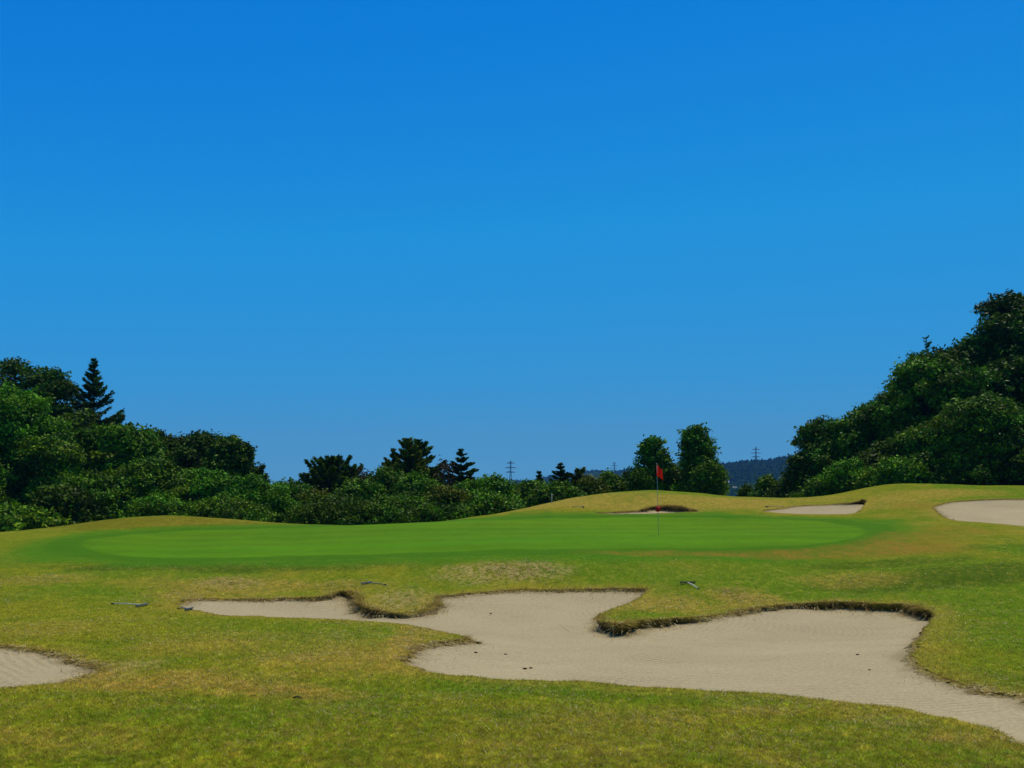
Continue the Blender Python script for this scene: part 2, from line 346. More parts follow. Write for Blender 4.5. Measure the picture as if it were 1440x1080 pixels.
def turf_col(x, y, rnd=None):
    n1 = fbm(x * .22 + 3, y * .12, 11, 5); n2 = fbm(x * .9, y * .55, 21, 4); n3 = fbm(x * 3.1, y * 2.1, 31, 3); n4 = fbm(x * 7.5, y * 4.5, 51, 3); n5 = fbm(x * 15, y * 6, 61, 2)
    k = sstep(.36, .68, .55 * n1 + .25 * n2 + .2 * n3)
    c = C_LUSH * (1 - k)[:, None] + C_ROUGH * k[:, None]
    k2 = sstep(.56, .72, .5 * fbm(x * .35, y * .2, 41, 4) + .5 * n2) * .38
    c = c * (1 - k2)[:, None] + C_DRY * k2[:, None]
    late = []
    for px, py, rx, ry, amt, cc in PATCH:
        r = ((x - px) / rx) ** 2 + ((y - py) / ry) ** 2
        w = amt * sstep(1.9, .1, r + (n1 - .5) * 1.6 + (n2 - .5) * 1.6 + (n3 - .5) * 1.2)
        if cc is C_TAN: w = w * sstep(.36, .64, .35 * n4 + .65 * n5)
        elif cc is C_DRY or cc is C_ORNG: w = np.clip(w * 1.3, 0, .9) * (.45 + .55 * sstep(.35, .65, .4 * n4 + .6 * n5))
        if cc is C_ORNG: late.append(w); continue
        c = c * (1 - w)[:, None] + cc * w[:, None]
    w = .30 * sstep(.52, .74, .6 * n5 + .4 * n4); c = c * (1 - w)[:, None] + C_DRY * w[:, None]
    # straw and bare sand thinning towards the sand
    for B in BUNKERS:
        s, _, _ = sd(x, y, B, 1.2)
        w = .5 * sstep(.7, .02, s + (n3 - .5) * .7) * (s < 1.2)
        c = c * (1 - w)[:, None] + C_DRY * w[:, None]
    c = c * (.74 + .12 * n4 + .40 * n5)[:, None]
    sg, _, _ = sd(x, y, GREEN, 4)
    wob = (n2 - .5) * 1.0 + (n1 - .5) * 1.2
    w = sstep(3.0, 1.5, sg + wob) * .75
    c = c * (1 - w)[:, None] + C_COLL * 1.15 * w[:, None]
    w = sstep(1.35, .95, sg + wob * .3) * .7
    c = c * (1 - w)[:, None] + C_COLL * 1.0 * w[:, None]
    for w in late:
        w = np.clip(w * 1.0, 0, .8) * sstep(.1, .9, sg + wob * .6) * (.35 + .65 * sstep(.38, .6, .5 * n2 + .5 * n3)); c = c * (1 - w)[:, None] + C_ORNG * w[:, None]
    w = sstep(.16, -.16, sg + (n3 - .5) * .2)
    stripe = np.sin(y * 2.1 + x * .25 + 1.5 * fbm(x * .1, y * .1, 7, 2))
    g = C_GREEN * (1 + .06 * stripe + .30 * (n1 - .5) + .16 * (n2 - .5) + .10 * (n5 - .5))[:, None]
    g = g * (1 + np.stack([.5 * (fbm(x * .12, y * .3, 77, 3) - .5)] * 1 + [0 * x, 0 * x], -1))
    c = c * (1 - w)[:, None] + g * w[:, None]
    c = c * (.92 + .16 * n3)[:, None]
    return c, w

# ------------------------------------------------------------------ the turf sheet
us = np.concatenate([np.linspace(-1500, -120, 90, endpoint=False), np.linspace(-120, 1560, 860), np.linspace(1580, 2940, 90)])
ds = np.concatenate([np.exp(np.linspace(math.log(1.5), math.log(5.5), 30, endpoint=False)),
                     np.exp(np.linspace(math.log(5.5), math.log(62), 620, endpoint=False)), np.exp(np.linspace(math.log(62), math.log(160), 40))])
UU, DD = np.meshgrid(us, ds); nr, nc = UU.shape
X = ((UU - 720) / F * DD).ravel(); Y = DD.ravel().copy()
hole = np.zeros(X.size, bool)
cell = (Y * .0040 + .004)
faces = (np.arange(nr - 1)[:, None] * nc + np.arange(nc - 1)[None]).ravel()
faces = np.stack([faces, faces + 1, faces + nc + 1, faces + nc], 1)
keep = np.ones(len(faces), bool)
for B in BUNKERS:
    s, Q, _ = sd(X, Y, B, .5)
    m = (np.abs(s) < cell * .62) & (Q[:, 1] > 0); X[m] = Q[m, 0]; Y[m] = Q[m, 1]
for B in BUNKERS:
    cx, cy = X[faces].mean(1), Y[faces].mean(1)
    lo, hi = B[:, :2].min(0), B[:, :2].max(0); m = (cx > lo[0]) & (cx < hi[0]) & (cy > lo[1]) & (cy < hi[1])
    ii = np.where(m)[0]; keep[ii[inside(cx[ii], cy[ii], B)]] = False
faces = faces[keep]
Z = zxy(X, Y)
col, isg = turf_col(X, Y)
me = mesh_np('fairway', np.stack([X, Y, Z], 1), faces, col, True)
fair = link('fairway', me, M_TURF, kind='structure')
me.materials.append(M_GREEN)
fg = (isg[faces].mean(1) > .5).astype(np.int32); me.polygons.foreach_set('material_index', fg)

# the land beyond, out to the hills
def fan(name, u0, u1, nu, d0, d1, nd, zf, m, kind='structure'):
    u = np.linspace(u0, u1, nu); d = np.exp(np.linspace(math.log(d0), math.log(d1), nd)); U, D = np.meshgrid(u, d)
    x, y = ((U - 720) / F * D).ravel(), D.ravel(); f = (np.arange(nd - 1)[:, None] * nu + np.arange(nu - 1)[None]).ravel()
    return link(name, mesh_np(name, np.stack([x, y, zf(x, y)], 1), np.stack([f, f + 1, f + nu + 1, f + nu], 1), None, True), m, kind=kind)
fan('valley_floor', -1700, 3100, 60, 155, 3400, 60, lambda x, y: -9.3 - 10 * sstep(160, 400, y), M_HILL)

# ------------------------------------------------------------------ sand sheets and earth lips
C_SAND = np.array([.39, .308, .165])
def esm(x, y, B):
    """lip height blended smoothly over the whole bunker"""
    out = np.empty(len(x)); P = B[::2]
    for i in range(0, len(x), 8000):
        w = 1 / ((x[i:i + 8000, None] - P[:, 0]) ** 2 + (y[i:i + 8000, None] - P[:, 1]) ** 2 + .012) ** 1.6
        out[i:i + 8000] = (w * P[:, 2]).sum(1) / w.sum(1)
    return out
def sand(B, seed, res):
    lo, hi = B[:, :2].min(0) - .4, B[:, :2].max(0) + .4
    nx, ny = int((hi[0] - lo[0]) / res), int((hi[1] - lo[1]) / res)
    gx, gy = np.meshgrid(np.linspace(lo[0], hi[0], nx), np.linspace(lo[1], hi[1], ny)); x, y = gx.ravel(), gy.ravel()
    s, Q, e = sd(x, y, B, .8)
    d, q, e = near(x, y, B)
    ins = inside(x, y, B); s = np.where(ins, -d, d); e = esm(x, y, B)
    zt = zxy(x, y)
    bowl = .16 * (1 - np.exp(-np.clip(-s, 0, None) / 1.3))
    z = zt - e - bowl - .10 * np.clip(s, 0, 1) + (fbm(x * 1.6, y * 1.6, seed, 3) - .5) * .035 * np.clip(-s, 0, 1)
    f = (np.arange(ny - 1)[:, None] * nx + np.arange(nx - 1)[None]).ravel(); f = np.stack([f, f + 1, f + nx + 1, f + nx], 1)
    f = f[(s[f].min(1) < .22)]
    us_, inv = np.unique(f, return_inverse=True)
    n = fbm(x * .5, y * .5, seed + 5, 4); n2 = fbm(x * 3, y * 3, seed + 9, 3)
    c = C_SAND * (.93 + .16 * n)[:, None]
    w = .55 * sstep(.35, .0, -s + (n2 - .5) * .35)        # dirt and thatch washed in from the edge
    c = c * (1 - w)[:, None] + np.array([.20, .145, .06]) * w[:, None]
    link('bunker_sand', mesh_np('bunker_sand', np.stack([x, y, z], 1)[us_], inv.reshape(f.shape), c[us_], True), M_SAND, kind='structure')
    # lip: ragged earth face hanging from the turf edge
    n = len(B); p = B[:, :2]; t = np.roll(p, -1, 0) - np.roll(p, 1, 0); t /= np.linalg.norm(t, axis=1)[:, None] + 1e-9
    area = np.sum(p[:, 0] * np.roll(p[:, 1], -1) - p[:, 1] * np.roll(p[:, 0], -1)); sg = 1 if area > 0 else -1
    out = np.stack([t[:, 1], -t[:, 0]], 1) * sg
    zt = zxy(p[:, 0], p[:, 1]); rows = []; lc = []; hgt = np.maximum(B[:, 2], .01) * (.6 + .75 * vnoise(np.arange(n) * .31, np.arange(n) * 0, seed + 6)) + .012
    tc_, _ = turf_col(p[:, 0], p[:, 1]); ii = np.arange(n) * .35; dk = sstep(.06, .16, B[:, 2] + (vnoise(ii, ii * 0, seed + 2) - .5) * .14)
    for k, (o, h) in enumerate(((.03, .0), (-.015, .18), (.0, .5), (.035, .85), (.05, 1.25))):
        r = (vnoise(np.arange(n) * .9, np.full(n, k * 3.1), seed) - .5)
        lowm = 1 - sstep(.05, .12, B[:, 2]); o = o * (1 - lowm) + lowm * (.03, -.04, -.10, -.17, -.26)[k]
        q = p + out * (o + r * .11 * (k > 0))[:, None]
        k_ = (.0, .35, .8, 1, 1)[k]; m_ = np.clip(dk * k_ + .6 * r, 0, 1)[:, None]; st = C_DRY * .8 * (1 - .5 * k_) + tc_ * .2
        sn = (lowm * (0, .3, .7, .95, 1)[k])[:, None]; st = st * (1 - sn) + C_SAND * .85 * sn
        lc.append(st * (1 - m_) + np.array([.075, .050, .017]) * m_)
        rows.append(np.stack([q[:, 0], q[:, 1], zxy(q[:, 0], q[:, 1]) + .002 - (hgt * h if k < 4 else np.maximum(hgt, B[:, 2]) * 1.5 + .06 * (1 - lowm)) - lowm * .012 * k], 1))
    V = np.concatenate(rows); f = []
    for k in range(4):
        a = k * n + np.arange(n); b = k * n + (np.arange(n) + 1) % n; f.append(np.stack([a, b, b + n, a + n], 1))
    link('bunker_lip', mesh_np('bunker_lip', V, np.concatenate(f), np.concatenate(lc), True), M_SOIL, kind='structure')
for i, (B, r) in enumerate(zip(BUNKERS, (.06, .05, .12, .12, .1))): sand(B, 50 + i * 7, r)

def surf(u, py):
    """ground position, on the sand when inside a bunker"""
    return Vector(ground(u, py))

# ------------------------------------------------------------------ grass blades
rng = np.random.default_rng(7)
def blades(x, y, z, h, w, lean, colr, bend=None):
    n = len(x); a = rng.uniform(0, 2 * np.pi, n); b = rng.uniform(0, 2 * np.pi, n)
    wx, wy = np.cos(a) * w / 2, np.sin(a) * w / 2
    l = np.abs(lean) * h
    tx, ty = (np.cos(b) * l, np.sin(b) * l) if bend is None else (bend[:, 0] * l + np.cos(b) * .3 * h, bend[:, 1] * l + np.sin(b) * .3 * h)
    V = np.empty((n, 3, 3), np.float32)
    V[:, 0] = np.stack([x - wx, y - wy, z - .004], 1); V[:, 1] = np.stack([x + wx, y + wy, z - .004], 1)
    V[:, 2] = np.stack([x + tx, y + ty, z + (h if bend is None else h * (1 - 1.1 * np.abs(lean)))], 1)
    c = np.repeat(colr[:, None], 3, 1)
    return V.reshape(-1, 3), c.reshape(-1, 3)
NB = 900000
inv = rng.uniform(1 / 33.0, 1 / 5.2, NB); d = 1 / inv
u = rng.uniform(-260, 1700, NB)
x, y = (u - 720) / F * d, d
ok = np.ones(NB, bool)
for B in BUNKERS[:2]: ok &= ~inside(x, y, B)
sg, _, _ = sd(x, y, GREEN, 1.5); ok &= sg > .9
x, y, d = x[ok], y[ok], d[ok]; z = zxy(x, y)
c, _ = turf_col(x, y); n = len(x)
fine = vnoise(x * 34, y * 20, 90) * .6 + vnoise(x * 75, y * 45, 91) * .4; hue = vnoise(x * 22, y * 13, 95)
c = c * (.36 + 1.85 * fine ** 1.5)[:, None] * 1.1 * np.stack([.90 + .26 * hue, 1.05 - .10 * hue, np.ones(n)], 1) * 1.42
j = rng.random(n); straw = (rng.random(n) < .04 + .25 * (hue > .62) + .16 * sstep(.4, .66, fbm(x * 1.3, y * .8, 87, 4)))[:, None]
c = c * (.8 + 1.3 * j ** 1.5)[:, None]; c = np.where(straw, .4 * c + .6 * np.array([.42, .30, .075]) * (.5 + 1.1 * rng.random(n))[:, None], c)
h = (.012 + .015 * rng.random(n)) * (d / 8) ** .2 * sstep(34, 24, d); w = .0056 * (d / 7) ** .7
V1, K1 = blades(x, y, z, h, w, rng.uniform(.4, 2.0, n), c)
# longer straw hanging over the bunker edges
VV, KK = [V1], [K1]
for B, dens, sc in ((MAIN, 520, 1.0), (LEFT, 420, 1.0), (BACK, 100, 1.2), (FARR, 70, 1.2), (HOLL, 500, 1.3)):
    p = B[:, :2]; q = np.roll(p, -1, 0); L = np.linalg.norm(q - p, axis=1); cum = L.cumsum(); m = int(cum[-1] * dens)
    k = np.searchsorted(cum, rng.uniform(0, cum[-1], m)); k = np.clip(k, 0, len(p) - 1); t = rng.random(m)[:, None]
    tan = p[(k + 7) % len(p)] - p[k - 7]; tan = tan / (np.linalg.norm(tan, axis=1)[:, None] + 1e-9); area = np.sum(p[:, 0] * q[:, 1] - p[:, 1] * q[:, 0])
    inn = np.stack([-tan[:, 1], tan[:, 0]], 1) * (1 if area > 0 else -1)
    e = B[k, 2]; clump = sstep(.35, .7, vnoise(k * .23, k * 0.0, 3))
    e_ = B[k, 2]; pos = p[k] + (q - p)[k] * t + inn * (rng.normal(-.03, .05, m) + (rng.random(m) < .26) * rng.exponential(.15, m) * (e_ < .2))[:, None]
    zz = zxy(pos[:, 0], pos[:, 1]); dn, _, en = near(pos[:, 0], pos[:, 1], B); io = inside(pos[:, 0], pos[:, 1], B) & (dn > .05); en = esm(pos[:, 0], pos[:, 1], B)
    zz = np.where(io, zz - en - .16 * (1 - np.exp(-dn / 1.3)) - .005, zz); hh = (.035 + .10 * rng.random(m)) * np.clip((pos[:, 1] - 6) / 8, .3, 1) * np.where(io, 1.5, 1) * sc * (.5 + clump) * np.where(inn[:, 1] > .1, .14, 1) * (.55 + np.clip(e, 0, .2) * 4)
    cc, _ = turf_col(pos[:, 0], pos[:, 1]); r = rng.random(m)[:, None]
    cc = np.where(r < .55, np.array([.46, .32, .085]), np.where(r < .72, np.array([.20, .11, .03]), cc * 1.5)) * (.5 + rng.random(m))[:, None]
    v, kk = blades(pos[:, 0], pos[:, 1], zz, hh, .006 + .004 * rng.random(m) * sc + pos[:, 1] * .00012, rng.uniform(.3, 1.3, m), cc, inn); VV.append(v); KK.append(kk)
# dead straw lying on the turf, thickest where it has dried out
def straws(x, y, z, ang, L, w, dz, colr):
    n = len(x); tx, ty = np.cos(ang) * L / 2, np.sin(ang) * L / 2; px_, py_ = -np.sin(ang) * w / 2, np.cos(ang) * w / 2
    V = np.empty((n, 3, 3), np.float32)
    V[:, 0] = np.stack([x - tx - px_, y - ty - py_, z], 1); V[:, 1] = np.stack([x - tx + px_, y - ty + py_, z], 1); V[:, 2] = np.stack([x + tx, y + ty, z + dz], 1)
    VV.append(V.reshape(-1, 3)); KK.append(np.repeat(colr[:, None], 3, 1).reshape(-1, 3))
SC = np.array([[.56, .45, .19], [.46, .31, .09], [.64, .55, .30], [.13, .075, .022], [.06, .045, .014]])
NS = 150000; inv = rng.uniform(1 / 33.0, 1 / 6.0, NS); d = 1 / inv; u = rng.uniform(-260, 1700, NS); x, y = (u - 720) / F * d, d
ok = (sd(x, y, GREEN, 2.5)[0] > 2.0) & (rng.random(NS) < .12 + .5 * sstep(.5, .7, fbm(x * .8, y * .5, 21, 3)))
for B in BUNKERS[:2]: ok &= ~inside(x, y, B)
x, y = x[ok], y[ok]
for px, py, rx, ry, amt, cc in PATCH:
    if cc is C_TAN or cc is C_DRY:
        m = int(np.clip(rx * ry * (420 if cc is C_TAN else 110), 300, 5000) * (py < 34)); g = rng.normal(size=(m, 2)) * .55
        x = np.append(x, px + g[:, 0] * rx); y = np.append(y, py + g[:, 1] * ry)
ok = y > 5
for B in BUNKERS[:2]: ok &= ~inside(x, y, B)
x, y = x[ok], y[ok]; m = len(x); sz = np.clip(y / 20, .35, 1.3)
straws(x, y, zxy(x, y) + (.014 + .012 * rng.random(m)) * sz, rng.uniform(0, 2 * np.pi, m), (.05 + .09 * rng.random(m)) * sz, (.008 + .012 * rng.random(m)) * sz, rng.normal(0, .012, m), SC[rng.choice(5, m, p=[.34, .27, .24, .10, .05])] * rng.uniform(.6, 1.25, m)[:, None])
# and straw combed over the bunker lips
for B, dens in ((MAIN, 150), (LEFT, 120), (HOLL, 120)):
    p = B[:, :2]; q = np.roll(p, -1, 0); L = np.linalg.norm(q - p, axis=1); cum = L.cumsum(); m = int(cum[-1] * dens); k = np.clip(np.searchsorted(cum, rng.uniform(0, cum[-1], m)), 0, len(p) - 1)
    tan = p[(k + 7) % len(p)] - p[k - 7]; tan /= np.linalg.norm(tan, axis=1)[:, None] + 1e-9; area = np.sum(p[:, 0] * q[:, 1] - p[:, 1] * q[:, 0]); inn = np.stack([-tan[:, 1], tan[:, 0]], 1) * (1 if area > 0 else -1)
    ok = (inn[:, 1] < .1) & (rng.random(m) < .15 + sstep(.3, .7, vnoise(k * .17, k * 0.0, 8))); k, inn, tan = k[ok], inn[ok], tan[ok]; m = len(k)
    off = rng.normal(.02, .07, m); pos = p[k] + (q - p)[k] * rng.random(m)[:, None] + inn * off[:, None]; e = B[k, 2]
    zz = zxy(pos[:, 0], pos[:, 1]) - np.clip(off / .1, 0, 1) * e * .8 + .015
    straws(pos[:, 0], pos[:, 1], zz, np.arctan2(inn[:, 1], inn[:, 0]) + rng.normal(0, .7, m), .06 + .12 * rng.random(m), .009 + .012 * rng.random(m), -rng.uniform(0, .9, m) * np.clip(e, .01, .1), SC[rng.choice(5, m, p=[.3, .3, .15, .15, .1])] * rng.uniform(.7, 1.3, m)[:, None])
V = np.concatenate(VV); K = np.concatenate(KK)
link('grass', mesh_np('grass', V, np.arange(len(V)).reshape(-1, 3), K), M_BLADE, kind='stuff',
     label='short mown grass with straw coloured blades over the rough around the bunkers', cat='grass')

# ------------------------------------------------------------------ trees
def leafmesh(name, C, A, Bv, col, hrow=True):
    n = len(C); V = np.empty((n, 4, 3), np.float32)
    V[:, 0] = C - A; V[:, 1] = C + Bv - A * .1; V[:, 2] = C + A; V[:, 3] = C - Bv - A * .1
    return mesh_np(name, V.reshape(-1, 3), np.arange(n * 4).reshape(-1, 4), np.repeat(col, 4, 0))
def unit(v): return v / (np.linalg.norm(v, axis=1)[:, None] + 1e-9)
PAL = {'dark': (0.056, 0.1, 0.0026), 'mid': (0.076, 0.15, 0.0035), 'bright': (0.092, 0.205, 0.004), 'olive': (0.105, 0.125, 0.004), 'blue': (0.046, 0.085, 0.007), 'brown': (.095, .060, .016),
       'deep': (0.04, 0.074, 0.0024), 'lime': (0.115, 0.205, 0.006)}

def broadleaf(rg, H, W, low=.1, leaf=.13, n=16000, lobes=34, pal='mid', D=None, belly=.62, lean=0, gap=0.0):
    D = D or W * .8
    lobes = int(lobes * 2.2); K = lobes; t = rg.random(K) ** .72; ang = rg.uniform(0, 2 * np.pi, K)
    # crown envelope: wide at the belly, narrowing above and below, with big bays and shoulders
    prof = lambda t: np.where(t < 1 - belly, .72 + .28 * (t / (1 - belly + 1e-6)), np.sqrt(np.clip(1 - ((t - (1 - belly)) / belly) ** 2, 0, 1)))
    bay = 1 + .75 * (vnoise(ang * 1.1 + 9, t * 3.2 + 5, int(rg.integers(999))) - .5)
    rr = prof(t) * rg.uniform(.3, 1.0, K) ** .7 * bay
    lr = (.05 + .12 * rg.random(K) ** 1.6) * W * (.9 + .3 * (1 - t))
    hz0 = low * H
    cz = hz0 + t * (H - hz0) * (1 + .10 * (rg.random(K) - .7)) - lr * .3 * t
    cx = np.cos(ang) * rr * (W / 2 - lr * .4) + lean * t * W; cy = np.sin(ang) * rr * (D / 2 - lr * .3)
    # leader and side tips
    nt_ = int(rg.integers(2, 5)); hs_ = H - np.concatenate([[W * .06], W * rg.uniform(.08, .22, nt_)])
    xs_ = np.concatenate([[rg.normal() * .06 * W], rg.uniform(-.3, .3, nt_) * W])
    cz = np.append(cz, hs_); cx = np.append(cx, lean * W + xs_); cy = np.append(cy, np.zeros(nt_ + 1)); lr = np.append(lr, W * rg.uniform(.05, .09, nt_ + 1)); K += nt_ + 1
    n = int(n * 1.9); nt = n // 18
    k = rg.choice(K, nt, p=(lambda q: q / q.sum())(lr ** 1.8 * rg.uniform(.4, 1.5, K)))
    dv = unit(rg.normal(size=(nt, 3)) + np.array([0, 0, .3])); rad = rg.uniform(.3, 1.1, nt) ** .6
    # every bough is a flattened, tilted spray reaching outwards
    outx, outy = cx / (W / 2), cy / (D / 2); sq = np.array([1.35, 1.35, .55])
    off = dv * sq * (lr[k] * rad)[:, None]; off[:, 2] += (off[:, 0] * outx[k] + off[:, 1] * outy[k]) * rg.normal(-.1, .35, K)[k]
    tw = np.stack([cx[k], cy[k], cz[k]], 1) + off
    g = np.repeat(np.arange(nt), 18)
    # leaves strung along short twigs
    td = unit(np.stack([outx[k], outy[k], np.full(nt, .25)], 1) + rg.normal(size=(nt, 3)) * .8)
    C = tw[g] + td[g] * (rg.uniform(-.42, .42, len(g)) * (leaf / .13) ** .6)[:, None] + rg.normal(size=(len(g), 3)) * np.array([.13, .13, .08])
    nrm = unit(dv[g] * .5 + rg.normal(size=(len(g), 3)) * .6 + np.array([0, 0, .55]))
    a = unit(np.cross(nrm, rg.normal(size=(len(g), 3)))); b = np.cross(nrm, a)
    sz = leaf * rg.uniform(.55, 1.3, len(g))[:, None]
    base = np.array(PAL[pal]); lobev = rg.uniform(.6, 1.4, K); hue = rg.normal(0, .14, K)
    v = (lobev[k[g]] * rg.uniform(.55, 1.5, nt)[g] * rg.uniform(.7, 1.35, len(g)))[:, None]
    c = base * v * np.stack([1 + hue[k[g]], np.ones(len(g)), 1 - hue[k[g]]], 1)
    fl = rg.random(len(g)) < .07; c[fl] = c[fl] * np.array([2.1, 1.8, 5])  # scattered leaves coloured brighter: sunlit dapple painted into the foliage
    keepm = C[:, 2] > .05
    crown = leafmesh('crown', C[keepm], (a * sz)[keepm], (b * sz * .5)[keepm], c[keepm])
    t_ = MB(); tr = max(.09, H * .018)
    t_.tube([(0, 0, -.6), (0, 0, 0), (rg.normal() * .1, 0, H * .3), (lean * W * .5, rg.normal() * .1, H * .6), (lean * W, 0, H * .88)], [tr * 1.5, tr * 1.15, tr * .85, tr * .5, tr * .1], 9)
    for i in rg.choice(K, min(K, 22), replace=False):
        z0 = min(cz[i] * .75, H * .7); s0 = np.array([lean * W * z0 / H * .8, 0, z0 * .85]); e0 = np.array([cx[i], cy[i], cz[i]])
        m = s0 * .5 + e0 * .5 + np.array([0, 0, -.03 * H])
        t_.tube([s0, m, e0], [tr * .42, tr * .26, tr * .06], 6)
    return crown, t_.mesh('trunk')

def conifer(rg, H, W, low=.06, n=9000, pal='dark', rise=.15, power=.8, droop=.0, layers=None, needle=.14, gappy=.15, tip=.0, jit=1.0):
    base = np.array(PAL[pal]); t_ = MB(); tr = max(.07, H * .014)
    t_.tube([(0, 0, -.6), (0, 0, 0), (rg.normal() * .05, rg.normal() * .05, H * .5), (0, 0, H)], [tr * 1.4, tr * 1.1, tr * .6, .02], 8)
    n = int(n * 3.0); W = W * 1.18; layers = int((layers or H * 2.6) * 1.5); Cs, As, Ns, Vs = [], [], [], []; br = []
    for i in range(layers):
        t = (i + rg.random() * .7) / layers; z = H * (low + (1 - low) * t)
        L0 = W / 2 * (1 - t) ** power + .06
        for j in range(rg.integers(4, 7)):
            if rg.random() < gappy: continue
            br.append((z, L0 * rg.uniform(.6, 1.12), rg.uniform(0, 2 * np.pi), rise + rg.normal() * .12 + tip * t))
    tot = sum(b[1] for b in br)
    for z, L, a, r in br:
        m = max(6, int(n * L / tot)); s = rg.random(m) ** .75
        dirx = np.array([np.cos(a), np.sin(a), 0]); side = np.array([-np.sin(a), np.cos(a), 0])
        up = L * (r * s - droop * s ** 2 + .18 * s ** 3)
        w = .36 * L * (1 - .75 * s) * rg.uniform(-1, 1, m) + rg.normal(0, .04, m)
        w = np.where(np.abs(w) > .9 * L, 0, w); C = dirx * (L * s)[:, None] + side * w[:, None] + np.array([0, 0, 1]) * (z + up + jit * rg.normal(0, .05 + .025 * L, m))[:, None]
        A = unit(dirx * .8 + side * np.sign(w)[:, None] * .55 + np.array([0, 0, .25]) + rg.normal(size=(m, 3)) * .3)
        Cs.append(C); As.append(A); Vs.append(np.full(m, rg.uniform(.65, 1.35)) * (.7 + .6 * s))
        if L > .5: t_.tube([(0, 0, z), tuple(dirx * L * .5 + np.array([0, 0, z + L * (r * .5 - droop * .25)])), tuple(dirx * L * .92 + np.array([0, 0, z + L * (r * .92 - droop * .85 + .14)]))], [.035, .022, .008], 5, False)
    C, A, v = np.concatenate(Cs), np.concatenate(As), np.concatenate(Vs); m = len(C)
    N_ = unit(np.array([0, 0, .7]) + rg.normal(size=(m, 3)) * .6); Bv = unit(np.cross(N_, A)); sz = needle * rg.uniform(.6, 1.3, m)[:, None]
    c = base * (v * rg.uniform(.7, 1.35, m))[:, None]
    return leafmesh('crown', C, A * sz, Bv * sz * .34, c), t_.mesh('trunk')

def bare_tree(rg, H, W):
    t_ = MB(); t_.tube([(0, 0, -.5), (0, 0, 0), (.1, 0, H * .5), (0, 0, H)], [.14, .12, .07, .015], 7)
    Cs = []
    for i in range(46):
        z = H * rg.uniform(.35, .97); a = rg.uniform(0, 2 * np.pi); L = W / 2 * (1.15 - z / H) * rg.uniform(.6, 1.2) + .2
        dx = np.array([np.cos(a), np.sin(a), 0]); p1 = dx * L * .5 + [0, 0, z + L * .25]; p2 = dx * L + [0, 0, z + L * .75]
        t_.tube([(0, 0, z), p1, p2], [.035, .025, .008], 5, False)
        for k in range(3):
            b = a + rg.normal() * .9; q = p1 + np.array([np.cos(b), np.sin(b), .5 + rg.random()]) * L * .35
            t_.tube([p1, q], [.016, .006], 4, False); Cs.append(q)
        Cs.append(p2)
    Cs = np.array(Cs); g = np.repeat(np.arange(len(Cs)), 9); C = Cs[g] + rg.normal(size=(len(g), 3)) * .16
    nrm = unit(rg.normal(size=(len(g), 3))); a = unit(np.cross(nrm, rg.normal(size=(len(g), 3)))); b = np.cross(nrm, a); sz = .09
    return leafmesh('crown', C, a * sz, b * sz * .5, np.array(PAL['brown']) * rg.uniform(.5, 1.3, len(g))[:, None]), t_.mesh('branches')

tree_no = [0]
def plant(kind, u, top, d, wpx, label, name=None, cat='tree', group=None, zb=None, **kw):
    """a tree standing at distance d whose tip reaches photo row 'top'"""
    tree_no[0] += 1; rg = np.random.default_rng(1000 + tree_no[0] * 13)
    x = (u - 720) / F * d; gz = float(zxy(x, d)) if zb is None else zb
    H = EYE + (HZ - top) / F * d - gz; W = wpx / F * d
    crown, trunk = {'b': broadleaf, 'c': conifer, 'd': bare_tree}[kind](rg, H, W, **kw)
    nm = name or {'b': 'broadleaf_tree', 'c': 'conifer_tree', 'd': 'bare_tree'}[kind]
    root = link(nm, None, label=label, cat=cat, group=group, loc=(x, d, gz))
    root.rotation_euler.z = 0
    link('branches' if kind == 'd' else 'trunk', trunk, M_DEAD if kind == 'd' else M_BARK, root)
    link('crown', crown, M_NEEDLE if kind == 'c' else M_LEAF, root)
    return root
GL, GM, GR = 'trees along the left edge', 'trees behind the green', 'trees on the right slope'
BL, BM, BR = 'bushes along the left edge', 'bushes behind the green', 'bushes on the right slope'
T = plant
# left wood
T('b', -95, 515, 74, 277, 'dark broad crowned tree cut by the left edge of the photo', group=GL, pal='dark', n=22325)
T('b', 22, 503, 76, 211, 'tallest dark domed tree at the left edge, its crown touching the frame', group=GL, pal='dark', n=36279, lobes=46)
T('b', 68, 526, 72, 125, 'dark leaning tree between the tall dome and the spire conifer', group=GL, pal='deep', n=20930)
T('c', 132, 504, 74, 145, 'tall narrow spire conifer standing above the left wood', group=GL, pal='blue', n=19000, rise=0.3, power=0.85, low=.05, needle=.13, gappy=0.2, jit=0.7)
T('b', 5, 548, 62, 172, 'bright green feathery maple in front of the dark dome at the left edge', group=GL, pal='bright', n=36279, leaf=.10, lobes=50, low=.12)
T('b', 70, 615, 60, 119, 'mid green tree with drooping layers right of the bright maple', group=GL, pal='mid', n=19535, leaf=.1)
T('b', 110, 585, 68, 119, 'dark leafy tree directly below the spire conifer', group=GL, pal='dark', n=20930)
T('b', 165, 598, 66, 145, 'broad glossy leaved tree right of the spire conifer', group=GL, pal='mid', n=27907, lobes=40)
T('c', 168, 586, 74, 26, 'small dark cedar tip just right of the spire conifer', group=GL, pal='dark', n=5000, rise=.4)
T('c', 183, 595, 75, 22, 'smallest cedar tip poking from the slope of the left wood', group=GL, pal='blue', n=4500, rise=.4)
T('b', 218, 608, 70, 132, 'rounded tree in the middle of the left wood skyline', group=GL, pal='dark', n=25116)
T('b', 278, 611, 72, 132, 'dark tree with lumpy top at the right part of the left wood', group=GL, pal='deep', n=25116, lobes=44)
T('b', 322, 618, 70, 92, 'dark upright tree near the right end of the left wood', group=GL, pal='dark', n=18139)
T('c', 346, 625, 72, 60, 'dark stepped evergreen with ragged top ending the left wood', group=GL, pal='deep', n=14000, rise=.5, power=0.6, low=.1)
